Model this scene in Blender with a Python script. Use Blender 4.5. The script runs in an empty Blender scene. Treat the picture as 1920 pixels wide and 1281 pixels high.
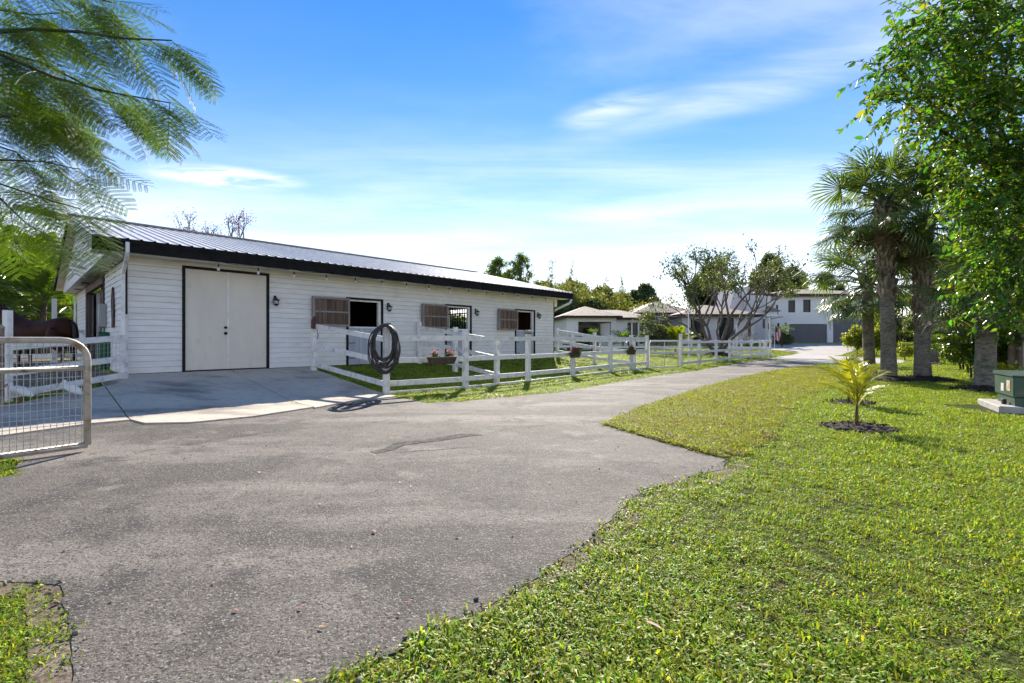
import bpy, bmesh, math, random
import numpy as np
from mathutils import Vector, Matrix, geometry

R = math.radians
rng = np.random.default_rng(7)
random.seed(7)
sc = bpy.context.scene
col = sc.collection

# ------------------------------------------------------------------ camera
cam_d = bpy.data.cameras.new('camera')
cam = bpy.data.objects.new('camera', cam_d)
col.objects.link(cam)
cam_d.sensor_width = 36.0
cam_d.lens = 16.5
cam_d.shift_y = -3.5 / 1920
cam_d.clip_start = 0.05
cam_d.clip_end = 3000
cam.location = (0, 0, 1.25)
cam.rotation_euler = (R(90), 0, 0)
sc.camera = cam

# ------------------------------------------------------------------ sky
SUN_EL, SUN_AZ = 33.0, 3.5        # azimuth measured from +Y towards +X
w = bpy.data.worlds.new('World')
sc.world = w
w.use_nodes = True
nt = w.node_tree
nt.nodes.clear()
N = nt.nodes.new
L = nt.links.new
out = N('ShaderNodeOutputWorld')
bg = N('ShaderNodeBackground')
bg.inputs['Strength'].default_value = 0.15
sky = N('ShaderNodeTexSky')
sky.sky_type = 'NISHITA'
sky.sun_disc = False
sky.sun_elevation = R(SUN_EL)
sky.sun_rotation = R(SUN_AZ)
sky.altitude = 0
sky.air_density = 1.0
sky.dust_density = 0.0
sky.ozone_density = 6.0
tc = N('ShaderNodeTexCoord')
sep = N('ShaderNodeSeparateXYZ')
L(tc.outputs['Generated'], sep.inputs[0])


def M(op, a, b=None, clamp=False):
    n = N('ShaderNodeMath')
    n.operation = op
    n.use_clamp = clamp
    for i, v in enumerate((a, b)):
        if v is None:
            continue
        if isinstance(v, (int, float)):
            n.inputs[i].default_value = v
        else:
            L(v, n.inputs[i])
    return n.outputs[0]


zc = M('MAXIMUM', sep.outputs[2], 0.02)
px = M('DIVIDE', sep.outputs[0], zc)
py = M('DIVIDE', sep.outputs[1], zc)
comb = N('ShaderNodeCombineXYZ')
L(px, comb.inputs[0])
L(py, comb.inputs[1])


def cloud_noise(rot, scale, sx, sy, lo, hi, detail=6, dist=0.4, off=(0, 0)):
    mp = N('ShaderNodeMapping')
    mp.inputs['Location'].default_value = (off[0], off[1], 0)
    mp.inputs['Rotation'].default_value = (0, 0, rot)
    mp.inputs['Scale'].default_value = (sx, sy, 1)
    L(comb.outputs[0], mp.inputs[0])
    nz = N('ShaderNodeTexNoise')
    nz.inputs['Scale'].default_value = scale
    nz.inputs['Detail'].default_value = detail
    nz.inputs['Roughness'].default_value = 0.58
    nz.inputs['Distortion'].default_value = dist
    L(mp.outputs[0], nz.inputs['Vector'])
    mr = N('ShaderNodeMapRange')
    mr.interpolation_type = 'SMOOTHSTEP'
    mr.inputs[1].default_value = lo
    mr.inputs[2].default_value = hi
    L(nz.outputs[0], mr.inputs[0])
    return mr.outputs[0]


def blob(cx, cy, rx, ry, rot):
    mp = N('ShaderNodeMapping')
    mp.vector_type = 'TEXTURE'
    mp.inputs['Location'].default_value = (cx, cy, 0)
    mp.inputs['Rotation'].default_value = (0, 0, rot)
    mp.inputs['Scale'].default_value = (rx, ry, 1)
    L(comb.outputs[0], mp.inputs[0])
    ln = N('ShaderNodeVectorMath')
    ln.operation = 'LENGTH'
    L(mp.outputs[0], ln.inputs[0])
    mr = N('ShaderNodeMapRange')
    mr.interpolation_type = 'SMOOTHSTEP'
    mr.inputs[1].default_value = 1.0
    mr.inputs[2].default_value = 0.0
    L(ln.outputs['Value'], mr.inputs[0])
    return mr.outputs[0]


streak = cloud_noise(R(42), 1.5, 0.55, 1.9, 0.36, 0.72)
wisp = cloud_noise(R(20), 3.2, 0.7, 1.5, 0.30, 0.60, 8, 0.7)
band = M('MULTIPLY', blob(0.98, 1.86, 1.25, 0.30, R(-40)), M('ADD', M('MULTIPLY', streak, 0.7), 0.25))
puff = M('MULTIPLY', blob(0.42, 2.05, 0.34, 0.17, R(-38)), M('ADD', M('MULTIPLY', wisp, 1.1), 0.1))
puff2 = M('MULTIPLY', blob(-1.78, 2.9, 0.55, 0.28, R(10)), wisp)
lowc = cloud_noise(R(8), 0.55, 0.6, 1.0, 0.42, 0.80, 7, 0.3, (3.1, 1.7))
low = M('MULTIPLY', lowc, M('MULTIPLY', M('SUBTRACT', 0.62, zc, True), 0.75))
veil = M('MULTIPLY', cloud_noise(R(-35), 0.42, 0.5, 1.5, 0.42, 0.74, 7, 0.6, (1.3, 0.4)), 0.42)
cl = M('ADD', veil, M('ADD', M('ADD', M('MULTIPLY', band, 0.5), M('MULTIPLY', puff, 0.4)), M('ADD', M('MULTIPLY', puff2, 1.3), low)), True)
hs = N('ShaderNodeHueSaturation')
hs.inputs['Saturation'].default_value = 1.17
hs.inputs['Value'].default_value = 0.44
tint = N('ShaderNodeMix')
tint.data_type = 'RGBA'
tint.blend_type = 'MULTIPLY'
tint.inputs[0].default_value = 1.0
tint.inputs[7].default_value = (0.85, 0.92, 0.97, 1)
L(sky.outputs[0], tint.inputs[6])
L(tint.outputs[2], hs.inputs['Color'])
mix = N('ShaderNodeMix')
mix.data_type = 'RGBA'
L(cl, mix.inputs[0])
haze_f = M('MULTIPLY', M('POWER', 2.71828, M('MULTIPLY', zc, -7.8)), 1.15, True)
hmix = N('ShaderNodeMix')
hmix.data_type = 'RGBA'
L(haze_f, hmix.inputs[0])
L(hs.outputs[0], hmix.inputs[6])
hmix.inputs[7].default_value = (5.7, 5.15, 4.85, 1)
L(hmix.outputs[2], mix.inputs[6])
mix.inputs[7].default_value = (3.5, 3.45, 3.45, 1)
L(mix.outputs[2], bg.inputs['Color'])
L(bg.outputs[0], out.inputs['Surface'])

# ------------------------------------------------------------------ sun
sl = bpy.data.lights.new('sun', 'SUN')
sl.energy = 3.3
sl.angle = R(0.53)
sl.color = (1.0, 0.91, 0.78)
sun = bpy.data.objects.new('sun', sl)
col.objects.link(sun)
sd = Vector((math.sin(R(SUN_AZ)) * math.cos(R(SUN_EL)), math.cos(R(SUN_AZ)) * math.cos(R(SUN_EL)), math.sin(R(SUN_EL))))
sun.rotation_euler = (-sd).to_track_quat('-Z', 'Y').to_euler()
sun.location = (5, 40, 30)

vs = sc.view_settings
vs.view_transform = 'Standard'
vs.look = 'None'
vs.exposure = 1.6
vs.gamma = 1.0
vs.use_curve_mapping = False
sc.render.engine = 'CYCLES'
cy = sc.cycles
cy.use_denoising = True
cy.max_bounces = 6
cy.diffuse_bounces = 3
cy.glossy_bounces = 2
cy.transmission_bounces = 4
cy.transparent_max_bounces = 4
cy.use_adaptive_sampling = True
cy.adaptive_threshold = 0.025
cy.sample_clamp_indirect = 6

# ------------------------------------------------------------------ materials
MATS = {}


def mat(name, c, rough=0.7, c2=None, scale=4.0, detail=5, lo=0.35, hi=0.65, bump=0.0, bscale=60.0, metal=0.0,
        spec=0.5, transl=0.0, tcol=None, island=0.0, stretch=(1, 1, 1), dirt=None, dscale=1.3, dlo=0.5, dhi=0.75, objrand=0.0, emis=None):
    """Principled material: two-tone noise, optional dirt, bump, per-piece variation, leaf translucency."""
    m = bpy.data.materials.new(name)
    m.use_nodes = True
    t = m.node_tree
    t.nodes.clear()
    n = t.nodes.new
    l = t.links.new
    o = n('ShaderNodeOutputMaterial')
    b = n('ShaderNodeBsdfPrincipled')
    b.inputs['Roughness'].default_value = rough
    b.inputs['Metallic'].default_value = metal
    b.inputs['Specular IOR Level'].default_value = spec
    geo = n('ShaderNodeNewGeometry')
    mp = n('ShaderNodeMapping')
    mp.inputs['Scale'].default_value = stretch
    l(geo.outputs['Position'], mp.inputs[0])
    col_out = None

    def mixc(fac, a, bb, mode='MIX'):
        x = n('ShaderNodeMix')
        x.data_type = 'RGBA'
        x.blend_type = mode
        for i, v in ((0, fac), (6, a), (7, bb)):
            if isinstance(v, (int, float)):
                x.inputs[i].default_value = v
            elif isinstance(v, (tuple, list)):
                x.inputs[i].default_value = (v[0], v[1], v[2], 1)
            else:
                l(v, x.inputs[i])
        return x.outputs[2]

    def noise(s, d, a, bb):
        z = n('ShaderNodeTexNoise')
        z.inputs['Scale'].default_value = s
        z.inputs['Detail'].default_value = d
        l(mp.outputs[0], z.inputs['Vector'])
        r = n('ShaderNodeMapRange')
        r.inputs[1].default_value = a
        r.inputs[2].default_value = bb
        l(z.outputs[0], r.inputs[0])
        return r.outputs[0], z.outputs[0]
    cur = c
    if c2:
        f, _ = noise(scale, detail, lo, hi)
        cur = mixc(f, c, c2)
    if dirt:
        f, _ = noise(dscale, 8, dlo, dhi)
        cur = mixc(f, cur, dirt)
    if island or objrand:
        hv = n('ShaderNodeHueSaturation')
        if isinstance(cur, tuple):
            hv.inputs['Color'].default_value = (*cur, 1)
        else:
            l(cur, hv.inputs['Color'])
        if island:
            src = geo.outputs['Random Per Island']
            amt = island
            if objrand:
                oi = n('ShaderNodeObjectInfo')
                ad = n('ShaderNodeMath')
                ad.operation = 'ADD'
                l(src, ad.inputs[0])
                l(oi.outputs['Random'], ad.inputs[1])
                fr = n('ShaderNodeMath')
                fr.operation = 'FRACT'
                l(ad.outputs[0], fr.inputs[0])
                src = fr.outputs[0]
        else:
            oi = n('ShaderNodeObjectInfo')
            src = oi.outputs['Random']
            amt = objrand
        r1 = n('ShaderNodeMapRange')
        r1.inputs[3].default_value = 1 - amt
        r1.inputs[4].default_value = 1 + amt
        l(src, r1.inputs[0])
        l(r1.outputs[0], hv.inputs['Value'])
        if transl:
            mlt = n('ShaderNodeMath')
            mlt.operation = 'MULTIPLY'
            mlt.inputs[1].default_value = 7.31
            l(src, mlt.inputs[0])
            fr2 = n('ShaderNodeMath')
            fr2.operation = 'FRACT'
            l(mlt.outputs[0], fr2.inputs[0])
            r2 = n('ShaderNodeMapRange')
            r2.inputs[3].default_value = 0.5 - 0.05 * amt / 0.4
            r2.inputs[4].default_value = 0.5 + 0.035 * amt / 0.4
            l(fr2.outputs[0], r2.inputs[0])
            l(r2.outputs[0], hv.inputs['Hue'])
        cur = hv.outputs[0]
    if isinstance(cur, tuple):
        b.inputs['Base Color'].default_value = (*cur, 1)
    else:
        l(cur, b.inputs['Base Color'])
    if bump:
        z = n('ShaderNodeTexNoise')
        z.inputs['Scale'].default_value = bscale
        z.inputs['Detail'].default_value = 4
        l(mp.outputs[0], z.inputs['Vector'])
        bp = n('ShaderNodeBump')
        bp.inputs['Strength'].default_value = bump
        bp.inputs['Distance'].default_value = 0.6 / bscale
        l(z.outputs[0], bp.inputs['Height'])
        l(bp.outputs[0], b.inputs['Normal'])
    if emis:
        b.inputs['Emission Color'].default_value = (*emis[:3], 1)
        b.inputs['Emission Strength'].default_value = emis[3]
    sh = b.outputs[0]
    if transl:
        tr = n('ShaderNodeBsdfTranslucent')
        if tcol is not None:
            x = mixc(1.0, cur, tcol, 'MULTIPLY')
            l(x, tr.inputs['Color'])
        elif isinstance(cur, tuple):
            tr.inputs['Color'].default_value = (*cur, 1)
        else:
            l(cur, tr.inputs['Color'])
        ms = n('ShaderNodeMixShader')
        ms.inputs[0].default_value = transl
        l(b.outputs[0], ms.inputs[1])
        l(tr.outputs[0], ms.inputs[2])
        sh = ms.outputs[0]
    l(sh, o.inputs['Surface'])
    MATS[name] = m
    return m


def leafmat(name, c, rough=0.4, transl=0.45, tint=(2.2, 2.0, 0.7), island=0.4, spec=0.5, objrand=0.0, c2=None, scale=0.6):
    return mat(name, c, rough, transl=transl, tcol=tint, island=island, spec=spec, objrand=objrand, c2=c2, scale=scale)


white_siding = mat('white_siding', (0.82, 0.80, 0.76), 0.6, (0.75, 0.73, 0.69), 3, dirt=(0.60, 0.58, 0.53), dscale=2.2, dlo=0.58, dhi=0.85, bump=0.15, bscale=90, stretch=(1, 1, 3), objrand=0.03)
siding_back = mat('siding_back', (0.26, 0.25, 0.24), 0.9)
white_vinyl = mat('white_vinyl', (0.82, 0.80, 0.77), 0.45, (0.75, 0.73, 0.70), 6, dirt=(0.36, 0.35, 0.27), dscale=7, dlo=0.50, dhi=0.86, bump=0.08, bscale=40)
cream_soffit = mat('cream_soffit', (0.74, 0.69, 0.60), 0.7, (0.66, 0.60, 0.50), 2)
black_trim = mat('black_trim', (0.012, 0.012, 0.012), 0.7, (0.022, 0.021, 0.02), 8, bump=0.1, bscale=60, spec=0.2)
fascia_black = mat('fascia_black', (0.010, 0.010, 0.010), 0.8, (0.018, 0.017, 0.017), 5, spec=0.12)
door_paint = mat('door_paint', (0.74, 0.67, 0.57), 0.6, (0.68, 0.615, 0.525), 2, dirt=(0.50, 0.46, 0.40), dscale=9, dlo=0.60, dhi=0.95, bump=0.12, bscale=50, stretch=(1, 1, 0.35))
roof_metal = mat('roof_metal', (0.68, 0.66, 0.63), 0.5, (0.60, 0.58, 0.555), 2.5, metal=0.1, dirt=(0.35, 0.34, 0.33), dscale=3, dlo=0.58, dhi=0.85)
stall_grey = mat('stall_grey', (0.42, 0.44, 0.48), 0.6, (0.36, 0.38, 0.42), 6, bump=0.15, bscale=40, stretch=(1, 1, 0.2), objrand=0.06)
wood_brown = mat('wood_brown', (0.19, 0.125, 0.085), 0.8, (0.085, 0.055, 0.04), 9, bump=0.3, bscale=50, stretch=(1, 1, 0.12), objrand=0.35)
wood_grey = mat('wood_grey', (0.30, 0.28, 0.26), 0.8, (0.20, 0.185, 0.17), 9, bump=0.3, bscale=50, stretch=(1, 1, 0.2))
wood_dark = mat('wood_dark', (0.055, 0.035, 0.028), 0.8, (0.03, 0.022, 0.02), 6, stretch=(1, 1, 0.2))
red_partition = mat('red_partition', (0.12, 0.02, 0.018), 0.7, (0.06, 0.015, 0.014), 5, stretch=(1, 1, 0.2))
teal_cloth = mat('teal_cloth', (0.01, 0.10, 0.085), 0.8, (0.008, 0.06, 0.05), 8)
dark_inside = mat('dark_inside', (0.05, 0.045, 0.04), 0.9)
rope_mat = mat('hose_rubber', (0.022, 0.02, 0.02), 0.42, (0.05, 0.045, 0.042), 14, dirt=(0.16, 0.13, 0.10), dscale=9, dlo=0.6, dhi=0.8)
rust_red = mat('rust_red', (0.13, 0.035, 0.025), 0.7, (0.07, 0.03, 0.025), 18)
galv = mat('galvanised_tube', (0.50, 0.45, 0.39), 0.5, (0.36, 0.32, 0.27), 9, metal=0.25, dirt=(0.25, 0.14, 0.08), dscale=9, dlo=0.55, dhi=0.72)
wire_mat = mat('wire', (0.42, 0.41, 0.40), 0.45, metal=0.6)
brown_plastic = mat('planter_plastic', (0.055, 0.032, 0.025), 0.55, (0.08, 0.05, 0.04), 12)
planter_rim = mat('planter_rim', (0.30, 0.25, 0.18), 0.6)
iron_black = mat('iron_black', (0.02, 0.02, 0.021), 0.45, metal=0.3)
lamp_glass = mat('lamp_glass', (0.45, 0.46, 0.46), 0.15)
bulb_glass = mat('bulb_glass', (0.62, 0.60, 0.55), 0.12)
grey_metal = mat('grey_metal', (0.32, 0.34, 0.33), 0.5, metal=0.2)
green_hose = mat('green_hose', (0.015, 0.13, 0.06), 0.45, island=0.3)
concrete_pad = mat('concrete_pad', (0.42, 0.40, 0.37), 0.85, (0.33, 0.31, 0.29), 6, bump=0.2, bscale=60)
transformer_green = mat('transformer_green', (0.035, 0.075, 0.05), 0.45, (0.05, 0.09, 0.065), 3, dirt=(0.10, 0.12, 0.09), dscale=5, dlo=0.58, dhi=0.8)
mulch_mat = mat('mulch', (0.030, 0.018, 0.012), 0.95, (0.012, 0.008, 0.006), 40, island=0.6, bump=0.5, bscale=80)
stucco = mat('stucco', (0.82, 0.81, 0.79), 0.8, (0.78, 0.77, 0.75), 0.6, bump=0.05, bscale=20)
stucco_grey = mat('stucco_grey', (0.62, 0.60, 0.60), 0.85, (0.56, 0.54, 0.54), 1.0)
tile_roof = mat('tile_roof', (0.30, 0.235, 0.185), 0.8, (0.21, 0.165, 0.135), 3.2, bump=0.6, bscale=7)
garage_grey = mat('garage_grey', (0.105, 0.11, 0.125), 0.5, (0.09, 0.095, 0.11), 0.8)
dark_glass = mat('dark_glass', (0.012, 0.022, 0.026), 0.08, spec=0.22)
white_paint = mat('white_paint', (0.78, 0.78, 0.78), 0.5)
horse_coat = mat('horse_coat', (0.055, 0.021, 0.012), 0.6, (0.03, 0.012, 0.008), 3.5, spec=0.12)
horse_hair = mat('horse_hair', (0.012, 0.008, 0.007), 0.6)
bird_white = mat('bird_white', (0.80, 0.79, 0.77), 0.7, (0.70, 0.68, 0.66), 14)
bird_bill = mat('bird_bill', (0.40, 0.12, 0.08), 0.5)
bark_grey = mat('bark_grey', (0.17, 0.14, 0.115), 0.9, (0.085, 0.07, 0.058), 14, bump=0.6, bscale=30, stretch=(1, 1, 0.5))
bark_brown = mat('bark_brown', (0.10, 0.065, 0.045), 0.9, (0.05, 0.035, 0.027), 12, bump=0.6, bscale=30, stretch=(1, 1, 0.4))
palm_trunk = mat('palm_trunk', (0.27, 0.235, 0.19), 0.92, (0.13, 0.11, 0.09), 10, bump=0.8, bscale=26, stretch=(1, 1, 2.2), dirt=(0.075, 0.095, 0.05), dscale=2.5, dlo=0.5, dhi=0.75)
palm_boot = mat('palm_boot', (0.32, 0.26, 0.19), 0.9, (0.16, 0.115, 0.085), 7, objrand=0.35, bump=0.4, bscale=30)
paperbark = mat('paperbark', (0.55, 0.45, 0.33), 0.9, (0.22, 0.15, 0.10), 7, bump=0.8, bscale=14, stretch=(1, 1, 0.25))
fence_wood = mat('fence_wood', (0.36, 0.31, 0.26), 0.85, (0.25, 0.21, 0.18), 6, bump=0.4, bscale=30, stretch=(1, 1, 0.15), objrand=0.2)

# ------------------------------------------------------------------ mesh helpers
class MB:
    def __init__(self):
        self.v = []
        self.f = []

    def add(self, vs_, fs_):
        k = len(self.v)
        self.v.extend(tuple(p) for p in vs_)
        self.f.extend(tuple(i + k for i in q) for q in fs_)
        return self

    def box(self, x0, x1, y0, y1, z0, z1):
        return self.add([(x0, y0, z0), (x1, y0, z0), (x1, y1, z0), (x0, y1, z0), (x0, y0, z1), (x1, y0, z1), (x1, y1, z1), (x0, y1, z1)],
                        [(0, 3, 2, 1), (4, 5, 6, 7), (0, 1, 5, 4), (1, 2, 6, 5), (2, 3, 7, 6), (3, 0, 4, 7)])

    def bar(self, a, b, w_, h_, up=(0, 0, 1)):
        a = Vector(a)
        b = Vector(b)
        d = (b - a).normalized()
        s = d.cross(Vector(up))
        if s.length < 1e-4:
            s = d.cross(Vector((1, 0, 0)))
        s.normalize()
        u = s.cross(d)
        s *= w_ / 2
        u *= h_ / 2
        return self.add([a - s - u, a + s - u, a + s + u, a - s + u, b - s - u, b + s - u, b + s + u, b - s + u],
                        [(0, 1, 2, 3), (7, 6, 5, 4), (0, 4, 5, 1), (1, 5, 6, 2), (2, 6, 7, 3), (3, 7, 4, 0)])

    def tube(self, pts, rad, n=8, cap=True):
        pts = [Vector(p) for p in pts]
        if isinstance(rad, (int, float)):
            rad = [rad] * len(pts)
        k = len(self.v)
        ref = None
        for i, p in enumerate(pts):
            d = (pts[min(i + 1, len(pts) - 1)] - pts[max(i - 1, 0)])
            d = d.normalized() if d.length > 1e-9 else Vector((0, 0, 1))
            if ref is None:
                ref = d.orthogonal().normalized()
            else:
                ref = (ref - d * ref.dot(d))
                ref = ref.normalized() if ref.length > 1e-6 else d.orthogonal().normalized()
            s = d.cross(ref)
            for j in range(n):
                a = 2 * math.pi * j / n
                self.v.append(tuple(p + (ref * math.cos(a) + s * math.sin(a)) * rad[i]))
        for i in range(len(pts) - 1):
            for j in range(n):
                self.f.append((k + i * n + j, k + i * n + (j + 1) % n, k + (i + 1) * n + (j + 1) % n, k + (i + 1) * n + j))
        if cap:
            self.f.append(tuple(k + j for j in range(n))[::-1])
            e = k + (len(pts) - 1) * n
            self.f.append(tuple(e + j for j in range(n)))
        return self

    def lathe(self, prof, n=16, at=(0, 0, 0)):
        k = len(self.v)
        for r, z in prof:
            for j in range(n):
                a = 2 * math.pi * j / n
                self.v.append((at[0] + r * math.cos(a), at[1] + r * math.sin(a), at[2] + z))
        for i in range(len(prof) - 1):
            for j in range(n):
                self.f.append((k + i * n + j, k + i * n + (j + 1) % n, k + (i + 1) * n + (j + 1) % n, k + (i + 1) * n + j))
        self.f.append(tuple(k + j for j in range(n))[::-1])
        e = k + (len(prof) - 1) * n
        self.f.append(tuple(e + j for j in range(n)))
        return self

    def ell(self, c, r, n=14, m=9, rot=None):
        k = len(self.v)
        c = Vector(c)
        for i in range(m + 1):
            th = math.pi * i / m
            for j in range(n):
                a = 2 * math.pi * j / n
                p = Vector((r[0] * math.sin(th) * math.cos(a), r[1] * math.sin(th) * math.sin(a), r[2] * math.cos(th)))
                if rot is not None:
                    p = rot @ p
                self.v.append(tuple(c + p))
        for i in range(m):
            for j in range(n):
                self.f.append((k + i * n + j, k + (i + 1) * n + j, k + (i + 1) * n + (j + 1) % n, k + i * n + (j + 1) % n))
        return self

    def mesh(self, name, m, bevel=0, smooth=False):
        me = bpy.data.meshes.new(name)
        me.from_pydata(self.v, [], self.f)
        if bevel:
            bm = bmesh.new()
            bm.from_mesh(me)
            bmesh.ops.bevel(bm, geom=list(bm.edges), offset=bevel, segments=1, affect='EDGES', profile=0.5)
            bm.to_mesh(me)
            bm.free()
        if m:
            me.materials.append(m)
        if smooth:
            me.polygons.foreach_set('use_smooth', [True] * len(me.polygons))
        return me

    def build(self, name, m, parent=None, bevel=0, smooth=False):
        return link(name, self.mesh(name, m, bevel, smooth), parent)


def link(name, me, parent=None, loc=None, rot=None, scale=None):
    o = bpy.data.objects.new(name, me)
    col.objects.link(o)
    o.parent = parent
    if loc is not None:
        o.location = loc
    if rot is not None:
        o.rotation_euler = rot
    if scale is not None:
        o.scale = scale
    return o


def tag(o, label=None, cat=None, group=None, kind=None):
    for k, v in (('label', label), ('category', cat), ('group', group), ('kind', kind)):
        if v:
            o[k] = v
    return o


def thing(name, label, cat, loc=(0, 0, 0), rz=0.0, group=None):
    o = link(name, None, None, loc, (0, 0, rz))
    o.empty_display_size = 0.2
    return tag(o, label, cat, group)


def fast_mesh(name, V, F, m, smooth=False):
    """V (n,3) float, F (k,c) int with constant corner count c."""
    V = np.asarray(V, np.float32)
    F = np.asarray(F, np.int32)
    me = bpy.data.meshes.new(name)
    c = F.shape[1]
    me.vertices.add(len(V))
    me.vertices.foreach_set('co', V.ravel())
    me.loops.add(F.size)
    me.loops.foreach_set('vertex_index', F.ravel())
    me.polygons.add(len(F))
    me.polygons.foreach_set('loop_start', np.arange(0, F.size, c, dtype=np.int32))
    me.polygons.foreach_set('loop_total', np.full(len(F), c, np.int32))
    if smooth:
        me.polygons.foreach_set('use_smooth', np.ones(len(F), bool))
    me.update(calc_edges=True)
    if m:
        me.materials.append(m)
    return me


def unit(a):
    return a / np.maximum(np.linalg.norm(a, axis=-1, keepdims=True), 1e-9)


def leaf_mesh(name, P, D, U, Ls, W, m, fold=0.25, curl=0.15):
    """Folded six-point leaves: base P, axis D, up U, length Ls, width W."""
    P = np.asarray(P, float)
    D = unit(np.asarray(D, float))
    S = unit(np.cross(D, U))
    Nn = unit(np.cross(S, D))
    Ls = np.asarray(Ls)[:, None]
    W = np.asarray(W)[:, None]
    n = len(P)
    V = np.empty((n, 6, 3))
    V[:, 0] = P
    V[:, 3] = P + D * Ls - Nn * Ls * curl
    for k, (t, sg) in {1: (0.30, 1), 2: (0.68, 1), 5: (0.30, -1), 4: (0.68, -1)}.items():
        ww = 0.5 if t < 0.5 else 0.42
        V[:, k] = P + D * Ls * t + S * sg * W * ww + Nn * (W * fold * 0.5 - Ls * curl * t * t * 0.6)
    base = (np.arange(n) * 6)[:, None]
    F = np.concatenate([base + np.array([[0, 1, 2, 3]]), base + np.array([[0, 3, 4, 5]])], 0)
    return fast_mesh(name, V.reshape(-1, 3), F, m)


def clump_leaves(clumps, per_area, Lm, Wr, seed=0, droop=0.35, shell=0.55, lj=0.3):
    """Leaves spread through ellipsoid clumps (x,y,z,r[,rz,density]) as small sprays."""
    g = np.random.default_rng(seed)
    P, D, U, LL = [], [], [], []
    for c in clumps:
        x, y, z, r = c[:4]
        rz_ = c[4] if len(c) > 4 else r * 0.8
        den = c[5] if len(c) > 5 else 1.0
        ns = max(3, int(per_area * den * r * r * 4))
        dirs = unit(g.normal(size=(ns, 3)))
        rad = (shell + (1 - shell) * g.random(ns) ** 0.6)[:, None] * (0.8 + 0.4 * g.random((ns, 1)))
        base = np.array([x, y, z]) + dirs * rad * np.array([r, r, rz_])
        tw = unit(dirs + g.normal(size=(ns, 3)) * 0.6 + np.array([0, 0, -droop * 0.3]))
        k = 7
        for j in range(k):
            s = (j / k - 0.5) * Lm * 2.6
            side = g.normal(size=(ns, 3))
            dd = unit(tw * 0.7 + side * 0.8 + np.array([0, 0, -droop]))
            P.append(base + tw * s + g.normal(size=(ns, 3)) * Lm * 0.25)
            D.append(dd)
            U.append(unit(np.array([0, 0, 1.0]) + dirs * 0.5 + g.normal(size=(ns, 3)) * 0.55))
            LL.append(Lm * (1 - lj + 2 * lj * g.random(ns)))
    P = np.concatenate(P)
    LL = np.concatenate(LL)
    return P, np.concatenate(D), np.concatenate(U), LL, LL * Wr


def at(px_, py_, D):
    """Point at depth D metres on the sight line of a photo pixel (used for measuring places)."""
    return Vector(((px_ - 960) / 880 * D, D, 1.25 + (637 - py_) / 880 * D))


# ------------------------------------------------------------------ terrain
CB = np.array([-8.54, 10.43])          # near front corner of the barn
DB = np.array([0.6861, 0.7275])        # direction of its long front wall
FLOOR = 0.51


def smooth(a, b, x):
    t = np.clip((x - a) / (b - a), 0, 1)
    return t * t * (3 - 2 * t)


def ground_z(x, y):
    x = np.asarray(x, float)
    y = np.asarray(y, float)
    rx = x - CB[0]
    ry = y - CB[1]
    p = rx * DB[1] - ry * DB[0]
    t = rx * DB[0] + ry * DB[1]
    zb = 0.45 * (1 - np.clip(p / 4.0, 0, 1)) * (1 - 0.75 * smooth(16, 26, t)) * smooth(-9, -3, t)
    zb = zb * (1 - 0.2 * smooth(6, 15, t) * smooth(0, 1.5, p))
    zh = 0.82 * smooth(36, 57, y) * smooth(-10, 6, x)

    return np.maximum(zb, zh)


def gz(x, y):
    return float(ground_z(x, y))


def gp(px_, py_):
    """Where the sight line of a photo pixel meets the ground."""
    d = Vector(((px_ - 960) / 880, 1.0, (637 - py_) / 880))
    lo_, s = 0.5, 0.5
    while s < 200:
        q = d * s
        if 1.25 + q.z < gz(q.x, q.y):
            break
        lo_ = s
        s *= 1.02
    hi_ = s
    for _ in range(30):
        mid = (lo_ + hi_) / 2
        q = d * mid
        if 1.25 + q.z < gz(q.x, q.y):
            hi_ = mid
        else:
            lo_ = mid
    return (d.x * hi_, d.y * hi_)


def ragged(poly, step, amp, seed=1):
    g = random.Random(seed)
    res = []
    for i, a in enumerate(poly):
        b = poly[(i + 1) % len(poly)]
        dx, dy = b[0] - a[0], b[1] - a[1]
        ln = math.hypot(dx, dy)
        k = max(1, int(ln / step))
        for j in range(k):
            t = j / k
            am = 0 if j == 0 else amp * min(1, ln)
            o = (g.random() - 0.5) * 2 * am
            res.append((a[0] + dx * t - dy / ln * o, a[1] + dy * t + dx / ln * o))
    return res


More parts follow.
